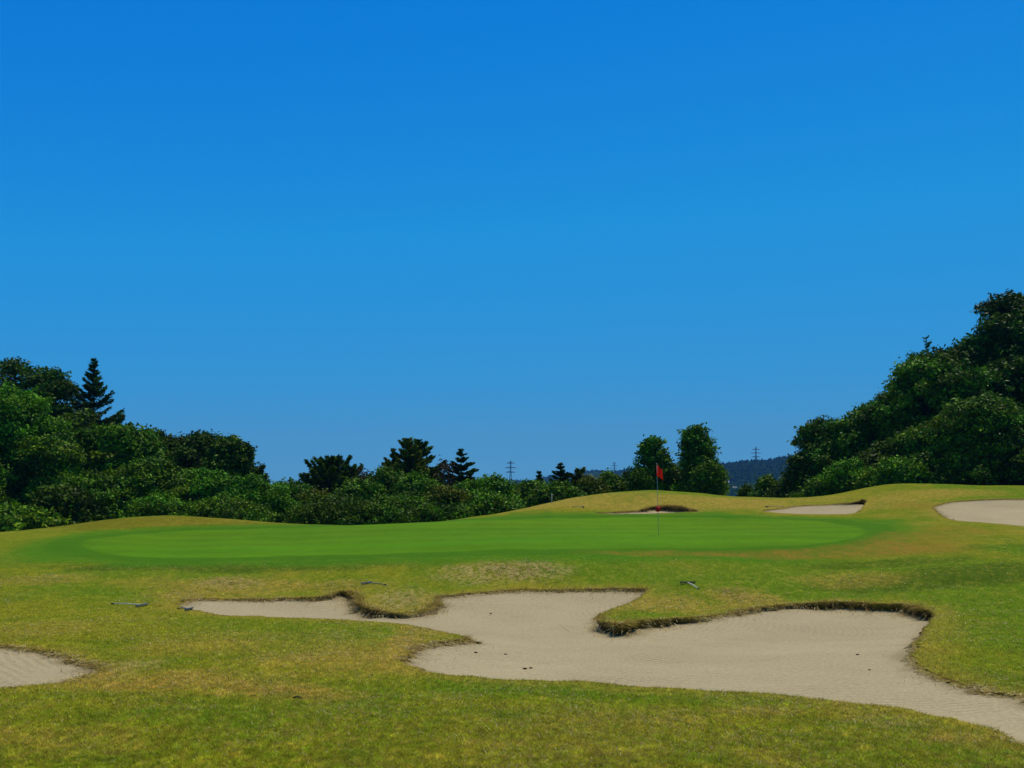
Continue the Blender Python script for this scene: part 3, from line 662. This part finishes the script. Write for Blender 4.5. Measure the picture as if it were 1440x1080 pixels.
T('c', 367, 655, 71, 40, 'lowest dark evergreen at the right foot of the left wood', group=GL, pal='dark', n=6000, rise=.5, power=.5)
T('b', 210, 650, 62, 145, 'mid green spreading tree low in the centre of the left wood', group=GL, pal='mid', n=22325, low=.03, leaf=.11)
T('b', 290, 660, 62, 110, 'bright domed bush below the lumpy dark tree', 'bush', 'bush', BL, pal='bright', n=17810, low=.02, leaf=.09, lobes=36)
T('b', 352, 676, 61, 124, 'bright wide low bush at the right end of the left wood', 'bush', 'bush', BL, pal='bright', n=17810, low=.02, leaf=.09, lobes=36)
T('b', 405, 682, 64, 104, 'green bush filling the dip between the left wood and the conifers', 'bush', 'bush', BL, pal='mid', n=15070, low=.02, leaf=.1)
T('b', 140, 665, 60, 130, 'dark green bush behind the left end of the left mound', 'bush', 'bush', BL, pal='mid', n=17810, low=.02, leaf=.1)
T('b', 225, 700, 58.5, 104, 'low bright bush peeping over the crest of the left mound', 'bush', 'bush', BL, pal='bright', n=10960, low=.02, leaf=.09)
T('b', 30, 718, 55, 117, 'large leaved pale shrub at the foot of the left wood', 'shrub', 'shrub', BL, pal='lime', n=6850, low=.02, leaf=.15)
T('b', 85, 690, 57, 117, 'shadowed dark shrub between the pale shrub and the left mound', 'shrub', 'shrub', BL, pal='deep', n=12330, low=.02)
T('b', 320, 705, 58.5, 117, 'low dark bush behind the right half of the left mound', 'bush', 'bush', BL, pal='mid', n=10960, low=.02, leaf=.09)
T('b', -40, 640, 58, 145, 'mid green tree at the very left frame edge in front of the wood', group=GL, pal='bright', n=19535, low=.03, leaf=.1)
# middle belt
T('c', 432, 668, 72, 40, 'small brownish conifer left of the fan shaped cedar', group=GM, pal='olive', n=6000, rise=.5, power=.5)
T('c', 465, 648, 72, 108, 'fan shaped dark cedar with upswept branches, leftmost of the conifers', group=GM, pal='dark', n=22000, rise=.75, power=0.55, low=.1, jit=0.7)
T('c', 492, 660, 71, 52, 'upswept dark cedar branch mass right of the fan shaped cedar', group=GM, pal='dark', n=10500, rise=.7, power=.4, low=.15)
T('d', 512, 664, 70, 30, 'small leafless grey tree left of the tallest conifers')
T('c', 554, 632, 72, 112, 'left of the three tallest conifers behind the green', group=GM, pal='deep', n=17000, rise=0.35, power=0.85, low=.05, layers=22, jit=0.5)
T('c', 572, 618, 70.5, 88, 'middle one of the three tallest conifers, with olive foliage', group=GM, pal='olive', n=22000, rise=.55, power=0.58, low=.05, jit=0.6)
T('c', 588, 617, 73, 150, 'right of the three tallest conifers, with layered tips', group=GM, pal='dark', n=22000, rise=0.3, power=0.82, low=.05, layers=22, jit=0.5)
T('d', 624, 652, 71, 48, 'brown thin twiggy tree between the tallest conifers and the layered cedar')
T('c', 648, 631, 72, 140, 'layered dark cedar with long flat branches and sky around its top', group=GM, pal='deep', n=13000, rise=0.2, power=0.95, low=.05, layers=15, gappy=0.2, jit=0.3)
T('c', 690, 672, 76, 36, 'small conifer tip right of the layered cedar', group=GM, pal='dark', n=4000, power=0.9)
T('b', 448, 690, 63, 104, 'dark brownish bush under the fan shaped cedar', 'bush', 'bush', BM, pal='olive', n=12330, low=.02, leaf=.09)
T('b', 510, 678, 63, 104, 'green bush under the leafless grey tree', 'bush', 'bush', BM, pal='mid', n=15070, low=.02, leaf=.1)
T('b', 545, 664, 64, 70, 'rounded green tree in front of the left tall conifer', group=GM, pal='mid', n=11000, low=.03, leaf=.1)
T('b', 590, 672, 62, 90, 'green tree in front of the tallest conifers', group=GM, pal='mid', n=14000, low=.03, leaf=.1)
T('b', 625, 690, 60, 91, 'flat topped yellowish pine bush below the brown twiggy tree', 'bush', 'bush', BM, pal='olive', n=12330, low=.1, leaf=.08)
T('b', 660, 682, 62, 91, 'lighter green bush under the layered cedar', 'bush', 'bush', BM, pal='bright', n=13700, low=.02, leaf=.1)
T('b', 693, 674, 63, 72, 'bright leafy bush at the right foot of the layered cedar', 'bush', 'bush', BM, pal='bright', n=12330, low=.02, leaf=.1)
T('b', 480, 705, 58, 143, 'lowest dark bush at the dip in the skyline', 'bush', 'bush', BM, pal='dark', n=12330, low=.02, leaf=.09)
T('b', 560, 700, 58, 130, 'low dark green bush behind the middle of the green', 'bush', 'bush', BM, pal='mid', n=12330, low=.02, leaf=.09)
T('b', 728, 684, 66, 78, 'rounded bright bush below the left pylon', 'bush', 'bush', BM, pal='mid', n=12330, low=.02, leaf=.1)
T('c', 758, 663, 74, 44, 'narrow dark conifer right of the left pylon', group=GM, pal='deep', n=7000, rise=.35, power=0.95, layers=15, jit=0.5)
T('c', 788, 652, 73, 92, 'dark open branched conifer left of the grass mound', group=GM, pal='deep', n=12000, rise=0.3, power=0.95, layers=15, jit=0.35)
T('c', 815, 660, 75, 60, 'olive conifer with one branch reaching right', group=GM, pal='olive', n=8000, rise=.6, power=0.6, jit=0.6)
T('b', 752, 682, 66, 72, 'green bush at the foot of the narrow dark conifer', 'bush', 'bush', BM, pal='mid', n=12330, low=.02, leaf=.1)
T('b', 785, 684, 64, 78, 'green bush at the foot of the open branched conifer', 'bush', 'bush', BM, pal='mid', n=12330, low=.02, leaf=.1)
T('b', 830, 676, 68, 52, 'dull brownish green bush beside the grass mound', 'bush', 'bush', BM, pal='olive', n=9590, low=.02, leaf=.09)
T('b', 690, 700, 58, 104, 'low bush at the left foot of the grass mound', 'bush', 'bush', BM, pal='mid', n=10960, low=.02, leaf=.09)
T('b', 857, 669, 70, 52, 'round bush on the mound crest left of the flag', 'bush', 'bush', BM, pal='mid', n=10960, low=.02, leaf=.1)
T('c', 880, 664, 72, 28, 'slim small conifer on the mound crest left of the flag', group=GM, pal='dark', n=5000, rise=.5, power=.5)
T('b', 922, 620, 70, 56, 'open leafy tree with sky gaps behind the flag', group=GM, pal='mid', n=8500, low=.1, leaf=.13, lobes=24, belly=.6)
T('b', 900, 664, 69, 50, 'low tree at the left foot of the open leafy tree', group=GM, pal='mid', n=8000, low=.02, leaf=.1)
T('b', 945, 655, 71, 46, 'low tree filling between the two trees right of the flag', group=GM, pal='mid', n=8000, low=.02, leaf=.1)
T('b', 982, 605, 68, 58, 'tallest columnar leafy tree right of the flag', group=GM, pal='mid', n=20000, low=.05, leaf=.11, lobes=44, belly=.7)
T('b', 995, 655, 66, 46, 'lower bulging tree at the right foot of the columnar tree', group=GM, pal='mid', n=11000, low=.03, leaf=.1)
T('b', 1048, 686, 80, 17, 'small dark bush in the gap before the hills', 'bush', 'bush', BM, pal='dark', n=4795, low=.02)
T('b', 1080, 676, 76, 55, 'sunlit round bush at the left foot of the right wood', 'bush', 'bush', BR, pal='mid', n=9149, low=.02, leaf=.11)
# right wood
T('b', 1158, 596, 72, 112, 'leftmost tall tree of the right wood with a rounded ragged top', group=GR, pal='dark', n=28925, lobes=44)
T('b', 1130, 640, 71, 52, 'lower shoulder tree at the left end of the right wood', group=GR, pal='dark', n=14462, low=.03)
T('b', 1200, 588, 70, 122, 'second tree from the left in the right wood', group=GR, pal='mid', n=26032, leaf=.12)
T('b', 1248, 562, 70, 136, 'third tree from the left of the right wood, with stepped crown', group=GR, pal='mid', n=31817, lobes=44)
T('b', 1305, 500, 68, 163, 'large glossy tree in the middle of the right wood skyline', group=GR, pal='mid', n=40495, lobes=54)
T('c', 1303, 474, 72, 26, 'bare looking pointed tip rising above the glossy tree', group=GR, pal='dark', n=700, rise=.9, power=.4, gappy=.6)
T('b', 1362, 478, 72, 136, 'tree between the glossy tree and the tallest right tree', group=GR, pal='dark', n=28925, lobes=44)
T('b', 1424, 416, 72, 132, 'tallest tree of the right wood, highest crown in the photo', group=GR, pal='deep', n=43387, lobes=56)
T('b', 1480, 420, 70, 218, 'dark tall tree cut by the right frame edge', group=GR, pal='dark', n=34710, lobes=50)
T('b', 1385, 560, 62, 150, 'mid height green tree in front of the tallest right tree', group=GR, pal='mid', n=28925, low=.05, leaf=.11, lobes=44)
T('b', 1320, 600, 63, 136, 'lower green tree in front of the large glossy tree', group=GR, pal='mid', n=26032, low=.05, leaf=.11)
T('b', 1440, 590, 61, 150, 'shadowed lower tree at the right frame edge', group=GR, pal='dark', n=26032, low=.03, leaf=.11)
T('b', 1255, 625, 64, 122, 'dark lower tree below the stepped crown', group=GR, pal='dark', n=21693, low=.03, leaf=.11)
T('b', 1195, 652, 63, 62, 'bright small round bush low in the right wood', 'bush', 'bush', BR, pal='bright', n=10456, low=.02, leaf=.1)
T('b', 1268, 650, 61, 75, 'sunlit bush at the crest of the right mound', 'bush', 'bush', BR, pal='bright', n=10456, low=.02, leaf=.1)
T('b', 1225, 668, 62, 62, 'low pale leaved bush beside the right mound', 'bush', 'bush', BR, pal='lime', n=6535, low=.02, leaf=.1)
T('b', 1160, 675, 64, 62, 'lowest bush at the left part of the right wood', 'bush', 'bush', BR, pal='mid', n=9149, low=.02, leaf=.1)
T('b', 1340, 650, 61, 100, 'dark bush behind the crest of the right mound', 'bush', 'bush', BR, pal='dark', n=11763, low=.02, leaf=.1)

# ------------------------------------------------------------------ hills with woods
def ridge(name, prof, d0, d1, dcrest, seed, ntree, pal, size):
    U = np.array([p[0] for p in prof], float); RW = np.array([p[1] for p in prof], float)
    def zf(x, y):
        u = 720 + F * x / y; crest = EYE + (HZ - np.interp(u, U, RW)) / F * dcrest - size * .9
        t = (y - d0) / (dcrest - d0); up = np.where(t < 1, sstep(0, 1, t) * .55 + np.clip(t, 0, 1) * .45, 1 - sstep(dcrest, d1, y) * 1)
        return -20 + (crest + 20) * up + (fbm(x * .008, y * .008, seed, 4) - .5) * 26 * np.sin(np.clip(t, 0, 1) * np.pi)
    fan(name, U[0], U[-1], 160, d0, d1, 70, zf, M_HILL)
    rg = np.random.default_rng(seed); u = rg.uniform(U[0], U[-1], ntree); y = d0 + (dcrest * 1.03 - d0) * rg.random(ntree) ** .6
    x = (u - 720) / F * y; z = zf(x, y); s = size * rg.uniform(.55, 1.25, ntree); con = rg.random(ntree) < .22
    sph = []
    for la, nn in ((-.4, 5), (.35, 6), (.85, 3)):
        for k in range(nn): w = 2 * math.pi * (k + .5 * (la > 0)) / nn; sph.append((math.cos(w) * math.sqrt(1 - la * la), math.sin(w) * math.sqrt(1 - la * la), la))
    sph.append((0, 0, 1.05)); sph = np.array(sph); fc = []
    r0, r1, r2 = list(range(5)), list(range(5, 11)), list(range(11, 14))
    def stitch(a, b):
        i = j = 0
        while i < len(a) or j < len(b):
            if j >= len(b) or (i < len(a) and i / len(a) <= j / len(b)): fc.append((a[i % len(a)], a[(i + 1) % len(a)], b[j % len(b)])); i += 1
            else: fc.append((a[i % len(a)], b[(j + 1) % len(b)], b[j % len(b)])); j += 1
    stitch(r0, r1); stitch(r1, r2); fc += [(11, 12, 14), (12, 13, 14), (13, 11, 14)]; fc = np.array(fc)
    P = sph[None] * (1 + rg.uniform(-.22, .25, (ntree, len(sph), 1)))
    P = P * np.stack([s * np.where(con, .42, .62), s * np.where(con, .42, .62), s * np.where(con, 1.05, .62)], 1)[:, None]
    V = (P + np.stack([x, y, z + s * .35], 1)[:, None]).reshape(-1, 3)
    fcs = (np.arange(ntree)[:, None, None] * len(sph) + fc[None]).reshape(-1, 3)
    pn = fbm(x * .006, y * .006, seed + 4, 3)
    hgt_ = (y - d0) / (dcrest - d0) + (pn - .5) * .9
    c = np.array([.013, .034, .002]) * (.75 + rg.random(ntree) * .5)[:, None]; c = np.where((hgt_ < .66)[:, None], np.array([.034, .075, .003]) * (.8 + .4 * rg.random(ntree))[:, None], c)
    link('wooded_hillside', mesh_np('wooded_hillside', V, fcs, np.repeat(c, len(sph), 0), False), M_WOODS, kind='stuff',
         label='far wooded hillside on the ' + ('right' if seed == 91 else 'left') + ' with dense dark trees', cat='woods')
    return zf
Z1 = ridge('hill', [(200,690),(480,688),(640,684),(700,679),(722,676),(745,677),(765,672),(790,668),(812,667),(838,662),(858,664),(890,659),(930,657),(1000,664),(1100,676),(1250,690)], 1500, 2900, 2300, 71, 40000, 'dark', 5)
Z2 = ridge('hill', [(860,694),(930,674),(985,662),(1012,654),(1040,650),(1075,648),(1100,644),(1125,641),(1200,634),(1400,636),(1700,650),(2200,680)], 900, 2100, 1600, 91, 40000, 'mid', 4.6)

# ------------------------------------------------------------------ pylons
def pylon(u, top, d, H, arms, label):
    x = (u - 720) / F * d; zt = EYE + (HZ - top) / F * d; zb = zt - H
    r = link('lattice_pylon', None, label=label, cat='pylon', group='electricity pylons on the hills', loc=(x, d, zb)); b = MB()
    wb, wt, th = H * .085, H * .012, H * .006
    lev = [0, .18, .34, .48, .60, .70, .79, .87, .94, 1.0]; cor = []
    for t in lev:
        w = wb + (wt - wb) * min(1, t / .72) ** .8; cor.append([Vector((sx * w, sy * w, t * H)) for sx, sy in ((-1, -1), (1, -1), (1, 1), (-1, 1))])
    for a, c in zip(cor[:-1], cor[1:]):
        for k in range(4):
            b.tube([a[k], c[k]], th * 1.3, 5, False); b.tube([a[k], c[(k + 1) % 4]], th * .7, 4, False); b.tube([a[(k + 1) % 4], c[k]], th * .7, 4, False); b.tube([c[k], c[(k + 1) % 4]], th * .7, 4, False)
    link('tower', b.mesh('tower'), M_STEEL, r)
    for t, L in arms:
        m = MB(); z = t * H
        for s in (-1, 1):
            m.tube([(0, 0, z), (s * L * H, 0, z + .004 * H)], th * 1.7, 5); m.tube([(0, 0, z + .03 * H), (s * L * H, 0, z + .004 * H)], th * 1.4, 5); m.tube([(s * L * H * .96, 0, z), (s * L * H * .96, 0, z - .035 * H)], th * .8, 5)
        link('cross_arm', m.mesh('cross_arm'), M_STEEL, r)
pylon(718, 648, 1500, 46, ((.66, .13), (.79, .16), (.93, .11)), 'grey lattice pylon standing alone left of the open branched conifer')
pylon(864, 650, 2250, 40, ((.70, .12), (.83, .15), (.95, .10)), 'faint small lattice pylon on the hill crest left of the flag')
pylon(1063, 628.5, 1590, 36, ((.60, .17), (.75, .20), (.90, .15)), 'grey lattice pylon on the hill crest right of the columnar tree')
pylon(1096, 641, 1700, 34, ((.80, .15), (.93, .10)), 'barely visible pylon top on the hill crest beside the right wood')

# ------------------------------------------------------------------ far houses
def house(u, py, d, w, h, label):
    dd = np.linspace(d, 1500, 400); hx = (u - 720) / F * dd                     # stands where the sight line meets the hillside
    i = int(np.argmax(Z2(hx, dd) >= EYE + (HZ - py) / F * dd)); x, d = float(hx[i]), float(dd[i]); zb = float(Z2(hx[i:i + 1], dd[i:i + 1])[0]) + 1.0
    r = link('house', None, label=label, cat='house', group='far houses in the valley', loc=(x, d, zb))
    m = MB(); m.box((0, 0, h * .3 - 2), (w, w * .7, h * .6 + 4)); link('wall', m.mesh('wall', False), M_HWALL, r)
    m = MB(); a, b = w * .56, w * .42; z0, z1 = h * .6, h
    m.poly([(-a, -b, z0), (a, -b, z0), (a, b, z0), (-a, b, z0), (-a, 0, z1), (a, 0, z1)], [(0, 1, 5, 4), (2, 3, 4, 5), (1, 2, 5), (3, 0, 4), (3, 2, 1, 0)]); link('roof', m.mesh('roof', False), M_HROOF, r)
    for s in (-.28, 0.0, .28):
        m = MB(); m.box((s * w, -w * .35 - .03, h * .32), (w * .13, .1, h * .2)); link('window', m.mesh('window', False), M_BLACK, r)
house(1022, 683.5, 905, 5, 5, 'small white house beside the columnar tree, highest of the far houses')
house(1033, 691.5, 905, 4, 4.5, 'small pale house in the valley left of the dark bush')
house(1040, 694.5, 905, 5, 4.5, 'lowest pale house in the valley beside the dark bush')

# ------------------------------------------------------------------ flagstick
p = ground(926, 752.5)
fs = link('flagstick', None, label='thin white flagstick with a red flag standing in the hole on the green', cat='flagstick', loc=tuple(p))
m = MB(); Hf = 2.33; lx = -.055
m.tube([(0, 0, -.1), (lx * .5, 0, Hf * .5), (lx, 0, Hf)], [.0085, .008, .007], 10); link('pole', m.mesh('pole'), M_POLE, fs)
# flag: hanging cloth with folds
NX, NZ = 26, 30; V = []; f = []
for i in range(NX):
    for j in range(NZ):
        a, b = i / (NX - 1), j / (NZ - 1)                    # a: away from the pole, b: downwards
        xx = .285 * a * (.62 + .25 * b) - .015 + .05 * math.sin(a * 9 + b * 2) * a * .5; yy = .07 * math.sin(a * 10 + b * 2.2) * a ** .6
        zz = Hf - .012 - b * (.33 + .08 * a) - a * .17 + .015 * math.sin(b * 5 + a * 4)
        V.append((lx + xx, yy - .014, zz))
for i in range(NX - 1):
    for j in range(NZ - 1): f.append((i * NZ + j, (i + 1) * NZ + j, (i + 1) * NZ + j + 1, i * NZ + j + 1))
link('flag', mesh_np('flag', V, f, None, True), M_RED, fs)
m = MB(); zc = Hf * .365; xc = lx * .365
m.tube([(xc, 0, zc - .085), (xc, 0, zc - .07), (xc, 0, zc), (xc, 0, zc + .07), (xc, 0, zc + .085)], [.02, .075, .085, .075, .02], 16); link('marker_ball', m.mesh('marker_ball'), M_REDP, fs)
m = MB(); m.tube([(lx, 0, Hf), (lx, 0, Hf + .03)], [.012, .006], 10); link('cap', m.mesh('cap'), M_WHITE, fs)

# ------------------------------------------------------------------ rakes
def rake(u, py, ang, L, hw, label, hm, m2, name='bunker_rake', lift=.012):
    """ang: direction of the handle from the head, degrees from +x towards +y"""
    p = ground(u, py); a = R(ang); hx, hy = math.cos(a), math.sin(a)
    r = link(name, None, label=label, cat='rake', group='rakes left around the bunkers', loc=(p[0], p[1], p[2] + lift)); 
    e = (p[0] + hx * L, p[1] + hy * L); ze = float(zxy(*e)) - p[2]
    m = MB(); m.tube([(0, 0, .02), (hx * L * .5, hy * L * .5, ze * .5 + .03), (hx * L, hy * L, ze + .01)], .011, 8); link('handle', m.mesh('handle'), hm, r)
    m = MB(); rot = Matrix.Rotation(a + math.pi / 2, 3, 'Z'); m.box((0, 0, .03), (hw, .04, .024), rot)
    for k in range(11):
        q = rot @ Vector(((k / 10 - .5) * hw * .96, -.02, .0)); m.tube([q + Vector((0, 0, .03)), q + Vector((-hx * .02, -hy * .02, -.03))], .007, 5)
    link('head', m.mesh('head', False), m2, r)
    m = MB(); m.tube([(hx * L * .9, hy * L * .9, ze * .9 + .012), (hx * L, hy * L, ze + .01)], .014, 8); link('grip', m.mesh('grip'), M_BLACK, r)
rake(967, 821, -80, .75, .36, 'dark headed rake with short white handle on the grass tongue', M_WHITE, M_BLACK)
rake(515, 821.5, -25, .55, .42, 'grey blue rake lying above the undercut grass lip', M_GREY, M_GREY)
rake(200, 853, 168, .66, .4, 'pale handled rake lying on grass left of the bunker tip', M_ALU, M_GREY)
rake(266, 858.5, 165, .25, .26, 'grey rake head half in the grass at the left bunker tip', M_GREY, M_GREY)
rake(820, 713, 185, .5, .6, 'bleached wooden rake lying on the straw mound behind the green', M_WOOD, M_WOOD)
rake(1078, 713, 8, .85, .4, 'pale rake lying at the left end of the far bunker', M_WOOD, M_WOOD)

# post at the wood edge
p = ground(776, 708); m = MB()
r = link('marker_post', None, label='thin white marker post at the left flank of the grass mound', cat='post', loc=tuple(p))
m.tube([(0, 0, -.2), (0, 0, .40)], .018, 8); link('stake', m.mesh('stake'), M_POLE, r)
m = MB(); m.tube([(0, 0, .40), (0, 0, .44), (0, 0, .46)], [.03, .03, .012], 8); link('cap', m.mesh('cap'), M_WHITE, r)

# ------------------------------------------------------------------ small dark clods
def sandz(x, y):
    d, q, e = near(np.array([x]), np.array([y]), MAIN)
    e = esm(np.array([x]), np.array([y]), MAIN)
    return float(zxy(x, y) - e[0] - .16 * (1 - math.exp(-d[0] / 1.3)))
def clod(u, py, s, label, on_sand, seed, grp):
    rg = np.random.default_rng(seed); p = ground(u, py)
    if on_sand:
        for _ in range(6):
            zz = sandz(p[0], p[1]); d = (EYE - zz) * F / (py - HZ); p = np.array([(u - 720) / F * d, d, zz])
    import bmesh
    bm = bmesh.new(); bmesh.ops.create_icosphere(bm, subdivisions=2, radius=s)
    for v in bm.verts: v.co *= 1 + rg.uniform(-.28, .28); v.co.z *= .55; v.co.x *= 1.3
    me = bpy.data.meshes.new('clod'); bm.to_mesh(me); bm.free()
    link('soil_clod', me, M_CLOD, label=label, cat='clod', group=grp, loc=(p[0], p[1], p[2] + s * .25))
GS, GF = 'dark clods lying on the sand', 'dark clods lying on the fairway'
clod(672, 905, .035, 'largest dark clod on the sand beside the grass spit', True, 1, GS)
clod(669, 918, .018, 'small dark clod on the sand below the largest clod', True, 2, GS)
clod(711, 921, .022, 'small dark clod in the middle of the left sand bay', True, 3, GS)
clod(738, 941, .022, 'left one of two small clods near the front sand edge', True, 4, GS)
clod(746, 940, .02, 'right one of two small clods near the front sand edge', True, 5, GS)
clod(690, 863, .02, 'far dark speck of soil on the upper sand', True, 6, GS)
clod(1206, 921, .018, 'small dark clod right of the middle of the right sand bay', True, 7, GS)
clod(1223, 943, .018, 'small dark clod low on the right sand bay', True, 8, GS)
clod(418, 982, .03, 'flat dark clod on the orange tinged fairway', False, 9, GF)
clod(356, 979, .018, 'smaller dark clod left of the flat one on the fairway', False, 10, GF)
clod(245, 985, .014, 'tiny dark clod on the fairway below the left bunker', False, 11, GF)

# ------------------------------------------------------------------ air
hz = MB(); hz.box((0, 1450, 90), (6200, 3500, 230))
hm = bpy.data.materials.new('haze'); hm.use_nodes = True; nt = hm.node_tree; nt.nodes.remove(nt.nodes['Principled BSDF'])
pv = nt.nodes.new('ShaderNodeVolumePrincipled'); pv.inputs['Color'].default_value = (.16, .48, 1.0, 1); pv.inputs['Density'].default_value = .00013
pv.inputs['Anisotropy'].default_value = 0
nt.links.new(pv.outputs[0], nt.nodes['Material Output'].inputs['Volume'])
link('haze', hz.mesh('haze', False), hm, kind='stuff', label='thin blue haze in the air between the course and the hills', cat='haze')

# ------------------------------------------------------------------ light, sky, camera
sunv = Vector((.50, .80, 2.15)).normalized(); elev = math.asin(sunv.z); az = math.atan2(sunv.x, sunv.y)
sun = bpy.data.lights.new('sun', 'SUN'); sun.energy = 3.6; sun.angle = R(.53); sun.color = (1, .94, .82)
so = bpy.data.objects.new('sun', sun); COL.objects.link(so); so.rotation_euler = sunv.to_track_quat('Z', 'Y').to_euler()
w = bpy.data.worlds.new('World'); scn.world = w; w.use_nodes = True; N, L = w.node_tree.nodes, w.node_tree.links
sk = N.new('ShaderNodeTexSky'); sk.sky_type = 'NISHITA'; sk.sun_disc = False; sk.sun_elevation = elev; sk.sun_rotation = az
sk.altitude = 200; sk.air_density = 1.0; sk.dust_density = 0; sk.ozone_density = 3.0
# polarised, saturated sky: the Nishita sky's red radiance grades the blue
sp = N.new('ShaderNodeSeparateColor'); mu = N.new('ShaderNodeMath'); mu.operation = 'MULTIPLY'; mu.inputs[1].default_value = .1
rp = N.new('ShaderNodeValToRGB'); el = rp.color_ramp.elements
stops = [(0, (.05, .15, .36)), (.125, (.03, .16, .42)), (.152, (.002, .185, .655)), (.167, (.0024, .200, .68)), (.245, (.013, .290, .715)), (.435, (.042, .322, .670)), (.585, (.078, .338, .604)), (.76, (.098, .345, .585)), (.92, (.110, .350, .575))]
el[0].position, el[0].color = stops[0][0], (*stops[0][1], 1); el[1].position, el[1].color = stops[-1][0], (*stops[-1][1], 1)
for p_, c_ in stops[1:-1]: e_ = el.new(p_); e_.color = (*c_, 1)
sc10 = N.new('ShaderNodeVectorMath'); sc10.operation = 'SCALE'; sc10.inputs['Scale'].default_value = 10
L.new(sk.outputs[0], sp.inputs[0]); L.new(sp.outputs[0], mu.inputs[0]); L.new(mu.outputs[0], rp.inputs['Fac']); L.new(rp.outputs['Color'], sc10.inputs[0])
L.new(sc10.outputs[0], N['Background'].inputs['Color']); N['Background'].inputs['Strength'].default_value = .1
cam = bpy.data.cameras.new('camera'); co = bpy.data.objects.new('camera', cam); COL.objects.link(co); scn.camera = co
co.location = (0, 0, EYE); co.rotation_euler = (R(90), 0, 0); cam.sensor_width = 36; cam.lens = 36 * F / 1440; cam.shift_y = (HZ - 540) / 1440
cam.clip_start = .05; cam.clip_end = 20000
scn.view_settings.view_transform = 'Standard'; scn.view_settings.look = 'None'; scn.view_settings.exposure = 0; scn.view_settings.gamma = 1
scn.cycles.max_bounces = 8; scn.cycles.transparent_max_bounces = 8; scn.cycles.volume_bounces = 0
